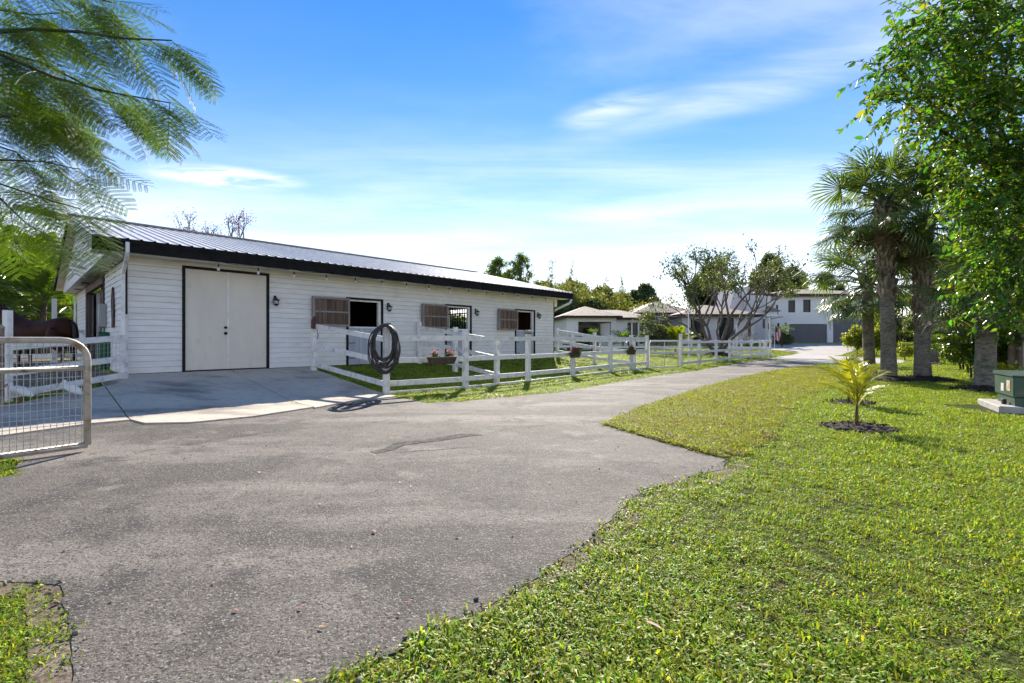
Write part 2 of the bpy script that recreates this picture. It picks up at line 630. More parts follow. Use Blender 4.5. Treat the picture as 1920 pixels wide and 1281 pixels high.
def sheet(name, poly, dz, m, cell=1.0, skirt=0.05, parent=None, dzf=None):
    bm = bmesh.new()
    n_ = len(poly)
    cv, _, cf, _, _, _ = geometry.delaunay_2d_cdt([Vector(p) for p in poly], [(i, (i + 1) % n_) for i in range(n_)], [], 1, 1e-5)
    bv = [bm.verts.new((v_[0], v_[1], 0)) for v_ in cv]
    for t_ in cf:
        bm.faces.new([bv[i] for i in t_])
    xs_ = [p[0] for p in poly]
    ys_ = [p[1] for p in poly]
    for ax, lo_, hi_ in ((0, min(xs_), max(xs_)), (1, min(ys_), max(ys_))):
        c = math.ceil(lo_ / cell) * cell
        while c < hi_:
            co = (c, 0, 0) if ax == 0 else (0, c, 0)
            no = (1, 0, 0) if ax == 0 else (0, 1, 0)
            bmesh.ops.bisect_plane(bm, geom=bm.verts[:] + bm.edges[:] + bm.faces[:], plane_co=co, plane_no=no)
            c += cell
    for v in bm.verts:
        v.co.z = gz(v.co.x, v.co.y) + (dzf(v.co.x, v.co.y) if dzf else dz)
    bm.normal_update()
    bmesh.ops.reverse_faces(bm, faces=[f for f in bm.faces if f.normal.z < 0])
    if skirt:
        be = [e for e in bm.edges if e.is_boundary]
        r = bmesh.ops.extrude_edge_only(bm, edges=be)
        for v in [g for g in r['geom'] if isinstance(g, bmesh.types.BMVert)]:
            v.co.z -= skirt + dz
    me = bpy.data.meshes.new(name)
    bm.to_mesh(me)
    bm.free()
    me.materials.append(m)
    return link(name, me, parent)


# ground materials with more layers
def ground_mat(name, layers, rough=0.9, bumps=(), spec=0.3, speck=None):
    """layers: list of (colour, noise scale, lo, hi); the first colour is the base."""
    m = bpy.data.materials.new(name)
    m.use_nodes = True
    t = m.node_tree
    b = t.nodes['Principled BSDF']
    b.inputs['Roughness'].default_value = rough
    b.inputs['Specular IOR Level'].default_value = spec
    geo = t.nodes.new('ShaderNodeNewGeometry')
    cur = None
    for i, ly in enumerate(layers):
        c, s, lo_, hi_ = ly[:4]
        if cur is None:
            rgb = t.nodes.new('ShaderNodeRGB')
            rgb.outputs[0].default_value = (*c, 1)
            cur = rgb.outputs[0]
            continue
        mp = t.nodes.new('ShaderNodeMapping')
        mp.inputs['Location'].default_value = (i * 3.7, i * 1.9, 0)
        mp.inputs['Scale'].default_value = ly[4] if len(ly) > 4 else (1, 1, 1)
        mp.inputs['Rotation'].default_value = (0, 0, ly[5] if len(ly) > 5 else 0)
        t.links.new(geo.outputs['Position'], mp.inputs[0])
        z = t.nodes.new('ShaderNodeTexNoise')
        z.inputs['Scale'].default_value = s
        z.inputs['Detail'].default_value = 7
        z.inputs['Roughness'].default_value = 0.6
        t.links.new(mp.outputs[0], z.inputs['Vector'])
        r = t.nodes.new('ShaderNodeMapRange')
        r.inputs[1].default_value = lo_
        r.inputs[2].default_value = hi_
        t.links.new(z.outputs[0], r.inputs[0])
        x = t.nodes.new('ShaderNodeMix')
        x.data_type = 'RGBA'
        t.links.new(r.outputs[0], x.inputs[0])
        t.links.new(cur, x.inputs[6])
        x.inputs[7].default_value = (*c, 1)
        cur = x.outputs[2]
    if speck:
        for (sc_, thr, c) in speck:
            vo = t.nodes.new('ShaderNodeTexVoronoi')
            vo.inputs['Scale'].default_value = sc_
            t.links.new(geo.outputs['Position'], vo.inputs['Vector'])
            wn = t.nodes.new('ShaderNodeSeparateColor')
            t.links.new(vo.outputs['Color'], wn.inputs[0])
            g = t.nodes.new('ShaderNodeMath')
            g.operation = 'GREATER_THAN'
            g.inputs[1].default_value = thr
            t.links.new(wn.outputs[0], g.inputs[0])
            x = t.nodes.new('ShaderNodeMix')
            x.data_type = 'RGBA'
            t.links.new(g.outputs[0], x.inputs[0])
            t.links.new(cur, x.inputs[6])
            x.inputs[7].default_value = (*c, 1)
            cur = x.outputs[2]
    t.links.new(cur, b.inputs['Base Color'])
    prev = None
    for s, st, dist in bumps:
        z = t.nodes.new('ShaderNodeTexNoise')
        z.inputs['Scale'].default_value = s
        z.inputs['Detail'].default_value = 5
        t.links.new(geo.outputs['Position'], z.inputs['Vector'])
        bp = t.nodes.new('ShaderNodeBump')
        bp.inputs['Strength'].default_value = st
        bp.inputs['Distance'].default_value = dist
        t.links.new(z.outputs[0], bp.inputs['Height'])
        if prev:
            t.links.new(prev, bp.inputs['Normal'])
        prev = bp.outputs[0]
    if prev:
        t.links.new(prev, b.inputs['Normal'])
    return m


lawn_soil = ground_mat('lawn_soil', [((0.055, 0.075, 0.02), 0, 0, 0), ((0.09, 0.10, 0.025), 1.1, 0.4, 0.65), ((0.10, 0.08, 0.045), 2.3, 0.55, 0.72), ((0.02, 0.024, 0.009), 22, 0.48, 0.66)], 0.95, [(35, 0.7, 0.03)], 0.05)
asphalt = ground_mat('asphalt', [((0.138, 0.121, 0.103), 0, 0, 0), ((0.076, 0.067, 0.058), 0.45, 0.45, 0.54), ((0.225, 0.20, 0.172), 0.6, 0.49, 0.60, (0.35, 1.6, 1), R(-45)), ((0.055, 0.050, 0.046), 1.3, 0.53, 0.64), ((0.24, 0.212, 0.178), 2.2, 0.57, 0.70), ((0.055, 0.051, 0.047), 7, 0.56, 0.72), ((0.21, 0.19, 0.165), 16, 0.58, 0.74), ((0.062, 0.055, 0.048), 55, 0.50, 0.66)], 0.82,
                     [(6, 0.35, 0.03), (60, 1.0, 0.010), (170, 0.8, 0.005)], 0.35, speck=[(150, 0.90, (0.25, 0.235, 0.21)), (120, 0.93, (0.036, 0.034, 0.033))])
concrete = ground_mat('apron_concrete', [((0.56, 0.49, 0.40), 0, 0, 0), ((0.47, 0.41, 0.34), 0.8, 0.45, 0.65), ((0.24, 0.215, 0.185), 0.9, 0.50, 0.66, (0.7, 1.3, 1)), ((0.30, 0.285, 0.26), 7, 0.55, 0.75), ((0.25, 0.23, 0.205), 30, 0.6, 0.75)], 0.85, [(60, 0.25, 0.004)], 0.3)
paver = ground_mat('paver_concrete', [((0.42, 0.39, 0.36), 0, 0, 0), ((0.35, 0.325, 0.30), 0.4, 0.45, 0.65), ((0.30, 0.27, 0.25), 6, 0.55, 0.7)], 0.85, [(20, 0.2, 0.01)])
sand = ground_mat('sandy_soil', [((0.20, 0.165, 0.125), 0, 0, 0), ((0.12, 0.09, 0.062), 5, 0.42, 0.62), ((0.075, 0.055, 0.04), 18, 0.52, 0.7)], 0.95, [(50, 0.7, 0.015)])
sod_soil = ground_mat('sod_soil', [((0.17, 0.17, 0.03), 0, 0, 0), ((0.20, 0.17, 0.05), 3, 0.45, 0.65), ((0.07, 0.06, 0.025), 25, 0.55, 0.75)], 0.95, [(40, 0.7, 0.02)], 0.05)
dirt_mat = ground_mat('paddock_dirt', [((0.20, 0.16, 0.12), 0, 0, 0), ((0.12, 0.095, 0.07), 1.5, 0.4, 0.6), ((0.10, 0.11, 0.04), 0.8, 0.5, 0.7)], 0.95, [(20, 0.5, 0.03)])


# ------------------------------------------------------------------ ground sheet to the horizon
def axis(lo_, hi_, step, far):
    a = list(np.arange(lo_, hi_ + 1e-6, step))
    s = step
    while a[-1] < far:
        s *= 1.35
        a.append(a[-1] + s)
    s = step
    while a[0] > -far:
        s *= 1.35
        a.insert(0, a[0] - s)
    return np.array(a)


gx = axis(-20, 32, 0.5, 900)
gy = axis(-6, 62, 0.5, 900)
XX, YY = np.meshgrid(gx, gy)
ZZ = ground_z(XX, YY)
nx, ny = len(gx), len(gy)
idx = np.arange(nx * ny).reshape(ny, nx)
F = np.stack([idx[:-1, :-1], idx[:-1, 1:], idx[1:, 1:], idx[1:, :-1]], -1).reshape(-1, 4)
ground = link('ground', fast_mesh('ground', np.stack([XX, YY, ZZ], -1).reshape(-1, 3), F, lawn_soil))
tag(ground, 'green lawn soil under the grass around the drive', 'ground', kind='structure')

DRIVE = [(-1.25, 1.15), (-0.63, 1.74), (-0.15, 2.14), (0.11, 2.43), (0.52, 2.97), (0.97, 3.72), (1.22, 3.98), (1.50, 4.10), (1.78, 4.38), (2.02, 4.50), (2.24, 4.87), (1.81, 5.75), (1.33, 6.88)]
DRIVE += [gp(*p) for p in ((1202, 765), (1277, 740), (1352, 718), (1430, 699), (1477, 691), (1515, 687), (1545, 683), (1430, 674), (1352, 687), (1312, 695), (1240, 704), (1171, 715), (1040, 737))]
DRIVE += [(-0.25, 10.15), (-1.0, 9.45), (-1.7, 9.25), (-2.45, 10.1), (-3.3, 9.9), (-3.9, 9.0), (-4.3, 8.0), (-4.9, 7.4), (-6.17, 7.25), (-6.9, 6.2), (-5.95, 5.3), (-5.01, 4.76), (-4.57, 4.3), (-4.75, 4.15), (-7.5, 4.1), (-7.5, 2.5), (-2.62, 2.42), (-2.29, 2.38), (-1.86, 1.98), (-1.60, 1.71), (-1.40, 1.3)]
drive = sheet('driveway', ragged(DRIVE, 0.05, 0.016, 3), 0.007, asphalt, 1.0, 0.06)
tag(drive, 'weathered grey asphalt drive running past the barn', 'driveway', kind='structure')
PAVE = [gp(*p) for p in ((1430, 673.6), (1500, 662), (1446, 656), (1440, 647), (1476, 644.3), (1640, 644.3), (1612, 652), (1566, 668), (1640, 672), (1700, 676), (1690, 682), (1600, 682), (1546, 682.6))]
pv = sheet('paved_forecourt', PAVE, 0.02, paver, 2.0, 0.05)
tag(pv, 'pale paved forecourt in front of the garage doors', 'forecourt', kind='structure')


def bl(t, p):
    """Barn-aligned ground point: t along the front wall, p metres in front of it."""
    return (CB[0] + DB[0] * t + DB[1] * p, CB[1] + DB[1] * t - DB[0] * p)


apron = tag(link('concrete_apron', None), 'pale stained concrete apron sloping up to the barn double door', 'apron', kind='structure')
SL = [[bl(2.02, 0.02), bl(4.0, 0.02), (-2.49, 10.19), (-3.25, 9.3), (-3.55, 8.45), bl(2.02, 4.86)],
      [bl(-0.5, 0.02), bl(2.0, 0.02), bl(2.0, 4.88), (-4.11, 7.53), (-4.75, 6.96), (-5.4, 6.9), bl(-0.5, 4.2)],
      [bl(-0.52, 0.02), bl(-0.52, 4.2), (-6.17, 6.88), (-6.55, 5.95), (-7.4, 5.3), (-9.6, 4.6), (-9.6, 6.8), (-8.05, 7.2), (-8.0, 9.6)]]
for s_ in SL:
    sheet('slab', s_, 0.03, concrete, 0.5, 0.06, apron)

PEN = [(-8.33, 7.2), (-8.33, 9.95), bl(-0.2, 0.0), bl(-0.2, -14), (-24, 24), (-24, 8.5), (-9.7, 6.9)]
tag(sheet('paddock_dirt', PEN, 0.012, dirt_mat, 0.5, 0.02), 'bare trodden dirt of the horse pen left of the barn', 'dirt', kind='structure')
LPATCH = [(-2.62, 2.37), (-2.31, 2.33), (-1.9, 1.95), (-1.66, 1.71), (-1.25, 1.15), (-0.9, -2), (-7.5, -2), (-7.5, 2.4)]
# bare sandy margins beside the asphalt, worn patch in its middle
VERGE = [[(2.3, 4.75), (1.90, 4.50), (1.40, 4.2), (0.95, 3.75), (0.48, 3.0), (0.05, 2.5), (-0.3, 2.15), (-0.25, 2.0), (0.17, 2.36), (0.63, 2.88), (1.16, 3.56), (1.55, 3.86), (1.98, 4.22), (2.42, 4.72)],
         [(-2.70, 2.42), (-2.28, 2.40), (-1.84, 1.99), (-1.56, 1.70), (-1.15, 1.10), (-1.33, 1.12), (-1.72, 1.66), (-1.96, 1.90), (-2.36, 2.28), (-2.70, 2.30)]]
for nm, pl in (('sandy_verge', VERGE[0]), ('sandy_verge', VERGE[1])):
    o = sheet(nm, ragged(pl, 0.05, 0.008, 5), 0.003, sand, 1.0, 0.0)
    tag(o, 'bare sandy soil along the asphalt edge', 'soil', kind='structure')
crack_m = ground_mat('crack_fill', [((0.05, 0.046, 0.04), 0, 0, 0), ((0.12, 0.11, 0.095), 14, 0.45, 0.6)], 0.95, [(60, 0.8, 0.012)])
wp = [gp(*p) for p in ((694, 848), (720, 843), (738, 833), (765, 828), (800, 826), (830, 820), (868, 814), (905, 817), (870, 821), (840, 826), (800, 831), (760, 836), (735, 846), (705, 852))]
tag(sheet('worn_patch', ragged(wp, 0.04, 0.03, 9), 0.0105, crack_m, 1.0, 0.002), 'dark ragged crack worn into the asphalt', 'crack', kind='structure')

def crack(pix, w_, seed):
    g = random.Random(seed)
    pts = [gp(*p_) for p_ in pix]
    fine = []
    for (ax, ay), (bx, by) in zip(pts[:-1], pts[1:]):
        n_ = max(2, int(math.hypot(bx - ax, by - ay) / 0.06))
        for j in range(n_):
            t = j / n_
            fine.append((ax + (bx - ax) * t + g.gauss(0, 0.012), ay + (by - ay) * t + g.gauss(0, 0.012)))
    up_, dn_ = [], []
    for i, (x_, y_) in enumerate(fine):
        ww = w_ * g.uniform(0.25, 1.0) * min(1, i / 4 + 0.2, (len(fine) - 1 - i) / 4 + 0.2)
        up_.append((x_ - ww * 0.3, y_ + ww))
        dn_.append((x_ + ww * 0.3, y_ - ww))
    q_ = MB()
    k_ = len(fine)
    q_.add([(x_, y_, gz(x_, y_) + 0.0102) for x_, y_ in up_ + dn_], [(i + 1, i, k_ + i, k_ + i + 1) for i in range(k_ - 1)])
    tag(q_.build('crack', crack_m), 'thin crack across the asphalt', 'crack', kind='structure')


crack([(240, 852), (330, 838), (430, 822), (560, 805), (640, 800)], 0.010, 1)
crack([(735, 850), (800, 846), (860, 842), (905, 838)], 0.008, 2)
crack([(30, 905), (120, 880), (200, 866), (300, 860)], 0.008, 3)
crack([(905, 815), (950, 806), (1010, 800), (1060, 792)], 0.008, 4)
crack([(860, 776), (930, 770), (1000, 757), (1100, 746)], 0.007, 5)

SOD = [(1.33, 6.86), (1.81, 5.75), (2.22, 4.93), (2.55, 5.05), (2.72, 5.35), (3.05, 5.65)] + [gp(*p) for p in ((1465, 790), (1490, 752), (1560, 722), (1600, 700), (1590, 690), (1515, 688.5), (1477, 692.5), (1430, 701), (1352, 720), (1277, 742), (1202, 767))]
SODR = SOD[3:11]


def seg_d(x, y, line):
    best = 9.0
    for (ax, ay), (bx, by) in zip(line[:-1], line[1:]):
        t = max(0.0, min(1.0, ((x - ax) * (bx - ax) + (y - ay) * (by - ay)) / max(1e-9, (bx - ax) ** 2 + (by - ay) ** 2)))
        best = min(best, math.hypot(x - ax - t * (bx - ax), y - ay - t * (by - ay)))
    return best


def sod_dz(x, y):
    return 0.004 + 0.03 * float(smooth(0.0, 0.7, seg_d(x, y, SODR)))


sod = sheet('sod_strip', ragged(SOD, 0.08, 0.03, 11), 0.03, sod_soil, 0.5, 0.06, dzf=sod_dz)
tag(sod, 'strip of freshly laid yellowish turf beside the drive', 'turf', kind='structure')

# ------------------------------------------------------------------ barn (local x along the front, y inwards, z up from the floor)
BL, BW = 15.23, 12.0
SOFF, FTOP, RIDGE = 2.605, 2.885, 4.46
OE, OG = 0.60, 0.65
barn = thing('barn', 'long white clapboard horse barn with ribbed metal roof and black fascia', 'barn', (CB[0], CB[1], FLOOR), math.atan2(DB[1], DB[0]))
DOOR = (1.06, 2.91, 0.0, 2.46)
STALLS = [(5.20, 6.36), (8.98, 10.16), (12.68, 13.87)]
OPEN = [DOOR] + [(a, b, -0.05, 1.98) for a, b in STALLS]
# structural walls behind the boards
m_ = MB()
xs_ = 0.0
for a, b, z0, z1 in OPEN:
    m_.box(xs_, a, 0.03, 0.14, -0.35, SOFF)
    m_.box(a, b, 0.03, 0.14, z1, SOFF)
    xs_ = b
m_.box(xs_, BL, 0.03, 0.14, -0.35, SOFF)
front_wall = m_.build('front_wall', siding_back, barn)
EXP = 0.136


def board(length, ax):
    """One lapped clapboard: thick at its lower edge."""
    q = MB()
    pr = [(0.0, 0.0), (-0.026, 0.0), (-0.014, EXP - 0.0065), (0.0, EXP - 0.0065)]
    n = len(pr)
    vs0 = [(0, p, z) for p, z in pr] + [(length, p, z) for p, z in pr]
    if ax == 'y':
        vs0 = [(p, s, z) for s, p, z in vs0]
    fs = [(i, (i + 1) % n, n + (i + 1) % n, n + i) for i in range(n)] + [(3, 2, 1, 0), (4, 5, 6, 7)]
    if ax == 'x':
        fs = [f[::-1] for f in fs]
    q.add(vs0, fs)
    return q


cache = {}


def put_board(x0, x1, z, ax, parent, loc0):
    ln = round(x1 - x0, 3)
    key = (ln, ax)
    if key not in cache:
        cache[key] = board(ln, ax).mesh('clapboard', white_siding)
    return link('clapboard', cache[key], parent, (x0, loc0 + random.uniform(-0.002, 0), z) if ax == 'x' else (loc0 + random.uniform(-0.002, 0), x0, z))


row = -0.16
while row < 2.44:
    segs = [(0.0, BL)]
    for a, b, z0, z1 in OPEN:
        if row + EXP > z0 and row < z1 - 0.02:
            ns_ = []
            for s0, s1 in segs:
                if a - 0.05 > s0 and b + 0.05 < s1:
                    ns_ += [(s0, a - 0.05), (b + 0.05, s1)]
                else:
                    ns_.append((s0, s1))
            segs = ns_
    for s0, s1 in segs:
        put_board(s0, s1, row, 'x', front_wall, 0.03)
    row += EXP
MB().box(0.0, BL, -0.004, 0.026, 2.47, SOFF).build('frieze_board', cream_soffit, barn)
# gable walls
GO = (3.8, 8.2)
gw = MB().box(0.0, 0.14, 0.14, GO[0], -0.35, SOFF).box(0.0, 0.14, GO[1], BW, -0.35, SOFF).box(0.0, 0.14, GO[0], GO[1], 2.42, SOFF).build('gable_wall', siding_back, barn)
row = -0.16
while row < 2.44:
    put_board(0.10, GO[0] - 0.18, row, 'y', gw, -0.002)
    put_board(GO[1] + 0.18, BW, row, 'y', gw, -0.002)
    row += EXP
MB().box(BL - 0.14, BL, 0.14, 4.4, -0.35, SOFF).box(BL - 0.14, BL, 7.4, BW, -0.35, SOFF).box(BL - 0.14, BL, 4.4, 7.4, 2.4, SOFF).build('far_gable_wall', white_siding, barn)
MB().box(0.14, BL - 0.14, BW - 0.12, BW, -0.35, SOFF).build('back_wall', white_siding, barn)
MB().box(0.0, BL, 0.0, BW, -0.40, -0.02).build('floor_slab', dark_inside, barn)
# gable triangles standing out over the wall, with boards
GX = -0.38


def roof_z(y):
    return FTOP + (RIDGE - FTOP) * (1 - abs(y - BW / 2) / (BW / 2 + OE))


tri = MB()
tri.add([(GX, 0.0, SOFF + 0.0), (GX, BW, SOFF), (GX, BW, roof_z(BW) - 0.06), (GX, BW / 2, RIDGE - 0.07), (GX, 0, roof_z(0) - 0.06),
         (GX + 0.1, 0.0, SOFF), (GX + 0.1, BW, SOFF), (GX + 0.1, BW, roof_z(BW) - 0.06), (GX + 0.1, BW / 2, RIDGE - 0.07), (GX + 0.1, 0, roof_z(0) - 0.06)],
        [(0, 1, 2, 3, 4)[::-1], (5, 6, 7, 8, 9), (0, 5, 6, 1)[::-1], (0, 4, 9, 5), (1, 6, 7, 2)])
gt = tri.build('gable_peak', white_siding, barn)
row = SOFF + 0.10
while row < RIDGE - 0.2:
    # width of the triangle at this height
    half = (BW / 2 + OE) * (1 - (row + EXP + 0.06 - FTOP) / (RIDGE - FTOP)) if row + EXP > FTOP else BW / 2
    half = min(half, BW / 2)
    if half > 0.2:
        put_board(BW / 2 - half, BW / 2 + half, row, 'y', gt, GX - 0.001)
    row += EXP
MB().box(GX - 0.03, GX + 0.1, 0.0, BW, SOFF - 0.06, SOFF + 0.10).build('gable_band', white_vinyl, barn)
MB().box(GX + 0.1, 0.02, 0.02, BW, SOFF - 0.03, SOFF - 0.004).build('gable_soffit', cream_soffit, barn)
for yy in (6.9, 9.6):
    MB().box(GX + 0.14, -0.06, yy, yy + 0.45, SOFF - 0.038, SOFF - 0.031).build('soffit_vent', black_trim, barn)
gt2 = MB().add([(BL, 0, SOFF), (BL, BW, SOFF), (BL, BW, roof_z(BW) - 0.06), (BL, BW / 2, RIDGE - 0.07), (BL, 0, roof_z(0) - 0.06)], [(0, 1, 2, 3, 4)]).build('far_gable_peak', white_siding, barn)
# eaves: soffit, fascia, rakes
MB().box(-OG + 0.02, BL + OG - 0.02, -OE + 0.03, 0.03, SOFF + 0.004, SOFF + 0.03).build('eave_soffit', cream_soffit, barn)
MB().box(-OG, BL + OG, -OE - 0.012, -OE + 0.028, SOFF - 0.012, FTOP - 0.03).build('fascia', fascia_black, barn)
MB().box(-OG, BL + OG, -OE - 0.03, -OE - 0.014, FTOP - 0.10, FTOP - 0.03).build('drip_edge', fascia_black, barn)
for xg, nm in ((-OG, 'rake_board'), (BL + OG - 0.04, 'rake_board')):
    for sgn in (0, 1):
        ye, yr = (-OE, BW / 2) if sgn == 0 else (BW + OE, BW / 2)
        q = MB()
        q.add([(xg, ye, FTOP - 0.22), (xg + 0.04, ye, FTOP - 0.22), (xg + 0.04, ye, FTOP - 0.02), (xg, ye, FTOP - 0.02),
               (xg, yr, RIDGE - 0.22), (xg + 0.04, yr, RIDGE - 0.22), (xg + 0.04, yr, RIDGE - 0.02), (xg, yr, RIDGE - 0.02)],
              [(0, 1, 2, 3), (7, 6, 5, 4), (0, 4, 5, 1), (1, 5, 6, 2), (2, 6, 7, 3), (3, 7, 4, 0)])
        q.build(nm, grey_metal if sgn == 0 else fascia_black, barn)
# rake soffits under the overhang
for ye, yr in ((-OE, BW / 2), (BW + OE, BW / 2)):
    q = MB()
    q.add([(-OG + 0.04, ye, FTOP - 0.19), (GX - 0.0, ye, FTOP - 0.19), (GX, yr, RIDGE - 0.19), (-OG + 0.04, yr, RIDGE - 0.19),
           (-OG + 0.04, ye, FTOP - 0.165), (GX, ye, FTOP - 0.165), (GX, yr, RIDGE - 0.165), (-OG + 0.04, yr, RIDGE - 0.165)],
          [(0, 1, 2, 3), (7, 6, 5, 4), (0, 4, 5, 1), (1, 5, 6, 2), (2, 6, 7, 3), (3, 7, 4, 0)])
    q.build('rake_soffit', cream_soffit, barn)
MB().box(-OG + 0.04, -0.0, -OE + 0.03, 0.0, SOFF - 0.02, SOFF + 0.0).build('eave_return', cream_soffit, barn)
# ribbed metal roof: one ribbed sheet after another
roof = thing('roof', '', '', (0, 0, 0))
for k_ in ('label', 'category'):
    if k_ in roof:
        del roof[k_]
roof.parent = barn
NP = 18
PWD = (BL + 2 * OG) / NP


def panel(w_):
    prof = []
    ribs = 4
    st = w_ / ribs
    for i in range(ribs):
        x0 = i * st
        prof += [(x0, 0.0), (x0 + st * 0.36, 0.0), (x0 + st * 0.43, 0.024), (x0 + st * 0.57, 0.024), (x0 + st * 0.64, 0.0)]
    prof.append((w_, 0.0))
    y0, z0 = -OE - 0.04, FTOP - 0.008
    y1, z1 = BW / 2, RIDGE
    q = MB()
    n = len(prof)
    q.add([(x, y0, z0 + h) for x, h in prof] + [(x, y1, z1 + h) for x, h in prof] + [(x, y0, z0 + h - 0.006) for x, h in prof] + [(x, y1, z1 + h - 0.006) for x, h in prof],
          [(i, i + 1, n + i + 1, n + i) for i in range(n - 1)] + [(2 * n + i, 3 * n + i, 3 * n + i + 1, 2 * n + i + 1) for i in range(n - 1)] + [(i, 2 * n + i, 2 * n + i + 1, i + 1) for i in range(n - 1)])
    return q.mesh('roof_panel', roof_metal)


pm = panel(PWD - 0.002)
for i in range(NP):
    link('roof_panel', pm, roof, (-OG + i * PWD, 0, random.uniform(-0.001, 0.001)))
MB().add([(-OG, BW / 2, RIDGE - 0.004), (BL + OG, BW / 2, RIDGE - 0.004), (BL + OG, BW + OE, FTOP - 0.004), (-OG, BW + OE, FTOP - 0.004),
          (-OG, BW / 2, RIDGE - 0.03), (BL + OG, BW / 2, RIDGE - 0.03), (BL + OG, BW + OE, FTOP - 0.03), (-OG, BW + OE, FTOP - 0.03)],
         [(0, 1, 2, 3), (7, 6, 5, 4), (0, 4, 5, 1), (1, 5, 6, 2), (2, 6, 7, 3), (3, 7, 4, 0)]).build('back_slope', roof_metal, roof)
MB().bar((-OG - 0.02, BW / 2 - 0.11, RIDGE + 0.012), (BL + OG + 0.02, BW / 2 - 0.11, RIDGE + 0.012), 0.24, 0.012, (0, 0.2, 1)).build('ridge_cap', roof_metal, roof)
MB().bar((0.2, BW / 2, RIDGE - 0.12), (-1.75, BW / 2 + 0.1, RIDGE + 0.06), 0.13, 0.16).build('ridge_beam', wood_grey, barn, 0.01)
# black corner boards
MB().box(-0.028, -0.006, -0.006, 0.11, -0.2, 2.47).build('corner_board', black_trim, barn)
MB().box(BL + 0.001, BL + 0.03, -0.008, 0.13, -0.3, 2.47).build('corner_board', black_trim, barn)
# big double door
for i, (a, b) in enumerate(((1.075, 1.985), (1.99, 2.895))):
    lf = MB().box(a, b, 0.015, 0.06, 0.0, 2.445).build('door_leaf', door_paint, barn, 0.004)
    if i == 0:
        lf['label'] = 'left leaf with dark round knob and deadbolt'
        for zz, rr in ((0.90, 0.036), (1.045, 0.03)):
            q = MB().lathe([(rr * 1.1, 0), (rr * 1.1, 0.012), (rr * 0.45, 0.02), (rr * 0.45, 0.035), (rr, 0.045), (rr * 0.95, 0.065), (rr * 0.4, 0.075)], 14)
            kb = q.build('knob' if zz < 1 else 'deadbolt', iron_black, lf, smooth=True)
            kb.rotation_euler = (R(90), 0, 0)
            kb.location = (1.925, 0.016, zz)
    else:
        MB().box(1.965, 2.005, -0.002, 0.014, 0.0, 2.445).build('meeting_strip', white_vinyl, lf)
MB().box(1.01, 1.074, -0.012, 0.10, -0.02, 2.51).box(2.896, 2.96, -0.012, 0.10, -0.02, 2.51).box(1.074, 2.896, -0.012, 0.10, 2.447, 2.51).build('door_frame', black_trim, barn)
# stalls
for si, (a, b) in enumerate(STALLS):
    MB().box(a - 0.05, a + 0.02, -0.012, 0.12, -0.2, 2.03).box(b - 0.02, b + 0.05, -0.012, 0.12, -0.2, 2.03).box(a + 0.02, b - 0.02, -0.012, 0.12, 1.97, 2.03).build('stall_frame', black_trim, barn)
    MB().box(a + 0.021, a + 0.05, 0.03, 0.125, 1.13, 1.969).box(b - 0.11, b - 0.021, 0.02, 0.125, 1.13, 1.969).box(a + 0.05, b - 0.11, 0.03, 0.125, 1.92, 1.969).build('stall_jamb', white_vinyl, barn)
    sdoor = MB().box(a + 0.025, b - 0.025, 0.036, 0.06, -0.08, 1.10).build('stall_door', stall_grey, barn)
    npk = 6
    pw = (b - a - 0.05) / npk
    pk = MB().box(0, pw - 0.008, 0.012, 0.035, -0.08, 1.10).mesh('plank', stall_grey, 0.003)
    for k in range(npk):
        link('plank', pk, sdoor, (a + 0.025 + k * pw, 0, 0))
    MB().box(a + 0.022, b - 0.022, 0.008, 0.07, 1.102, 1.14).build('door_cap', white_vinyl, sdoor)
    for zz in (0.16, 0.62):
        MB().box(a - 0.045, a + 0.02, -0.022, -0.013, zz, zz + 0.035).box(a + 0.02, a + 0.24, -0.004, 0.011, zz + 0.008, zz + 0.027).build('strap_hinge', iron_black, sdoor)
    # upper leaf swung open against the wall
    s0, s1 = a - 1.12, a - 0.0
    sh = MB().box(s0 + 0.04, s1 - 0.04, -0.085, -0.065, 1.19, 1.93).build('shutter', wood_brown, barn)
    if si == 0:
        sh['label'] = 'reddish brown upper door leaf folded open'
    npk = 8
    pw = (s1 - s0 - 0.10) / npk
    pk = MB().box(0, pw - 0.006, -0.104, -0.086, 1.19, 1.93).mesh('plank', wood_brown)
    for k in range(npk):
        link('plank', pk, sh, (s0 + 0.05 + k * pw, 0, 0))
    fr = MB().box(s0, s0 + 0.065, -0.135, -0.05, 1.13, 1.98).box(s1 - 0.05, s1, -0.135, -0.05, 1.13, 1.98)
    fr.box(s0 + 0.065, s1 - 0.05, -0.135, -0.05, 1.92, 1.98).box(s0 + 0.065, s1 - 0.05, -0.135, -0.05, 1.13, 1.19).box(s0 + 0.065, s1 - 0.05, -0.13, -0.105, 1.53, 1.575)
    fr.build('shutter_frame', wood_grey, sh)
MB().tube([(4.22, -0.06, 1.13), (4.24, -0.05, 0.95), (4.27, -0.05, 0.86), (4.23, -0.05, 0.74)], 0.011, 6).build('tie_rope', rope_mat, barn)
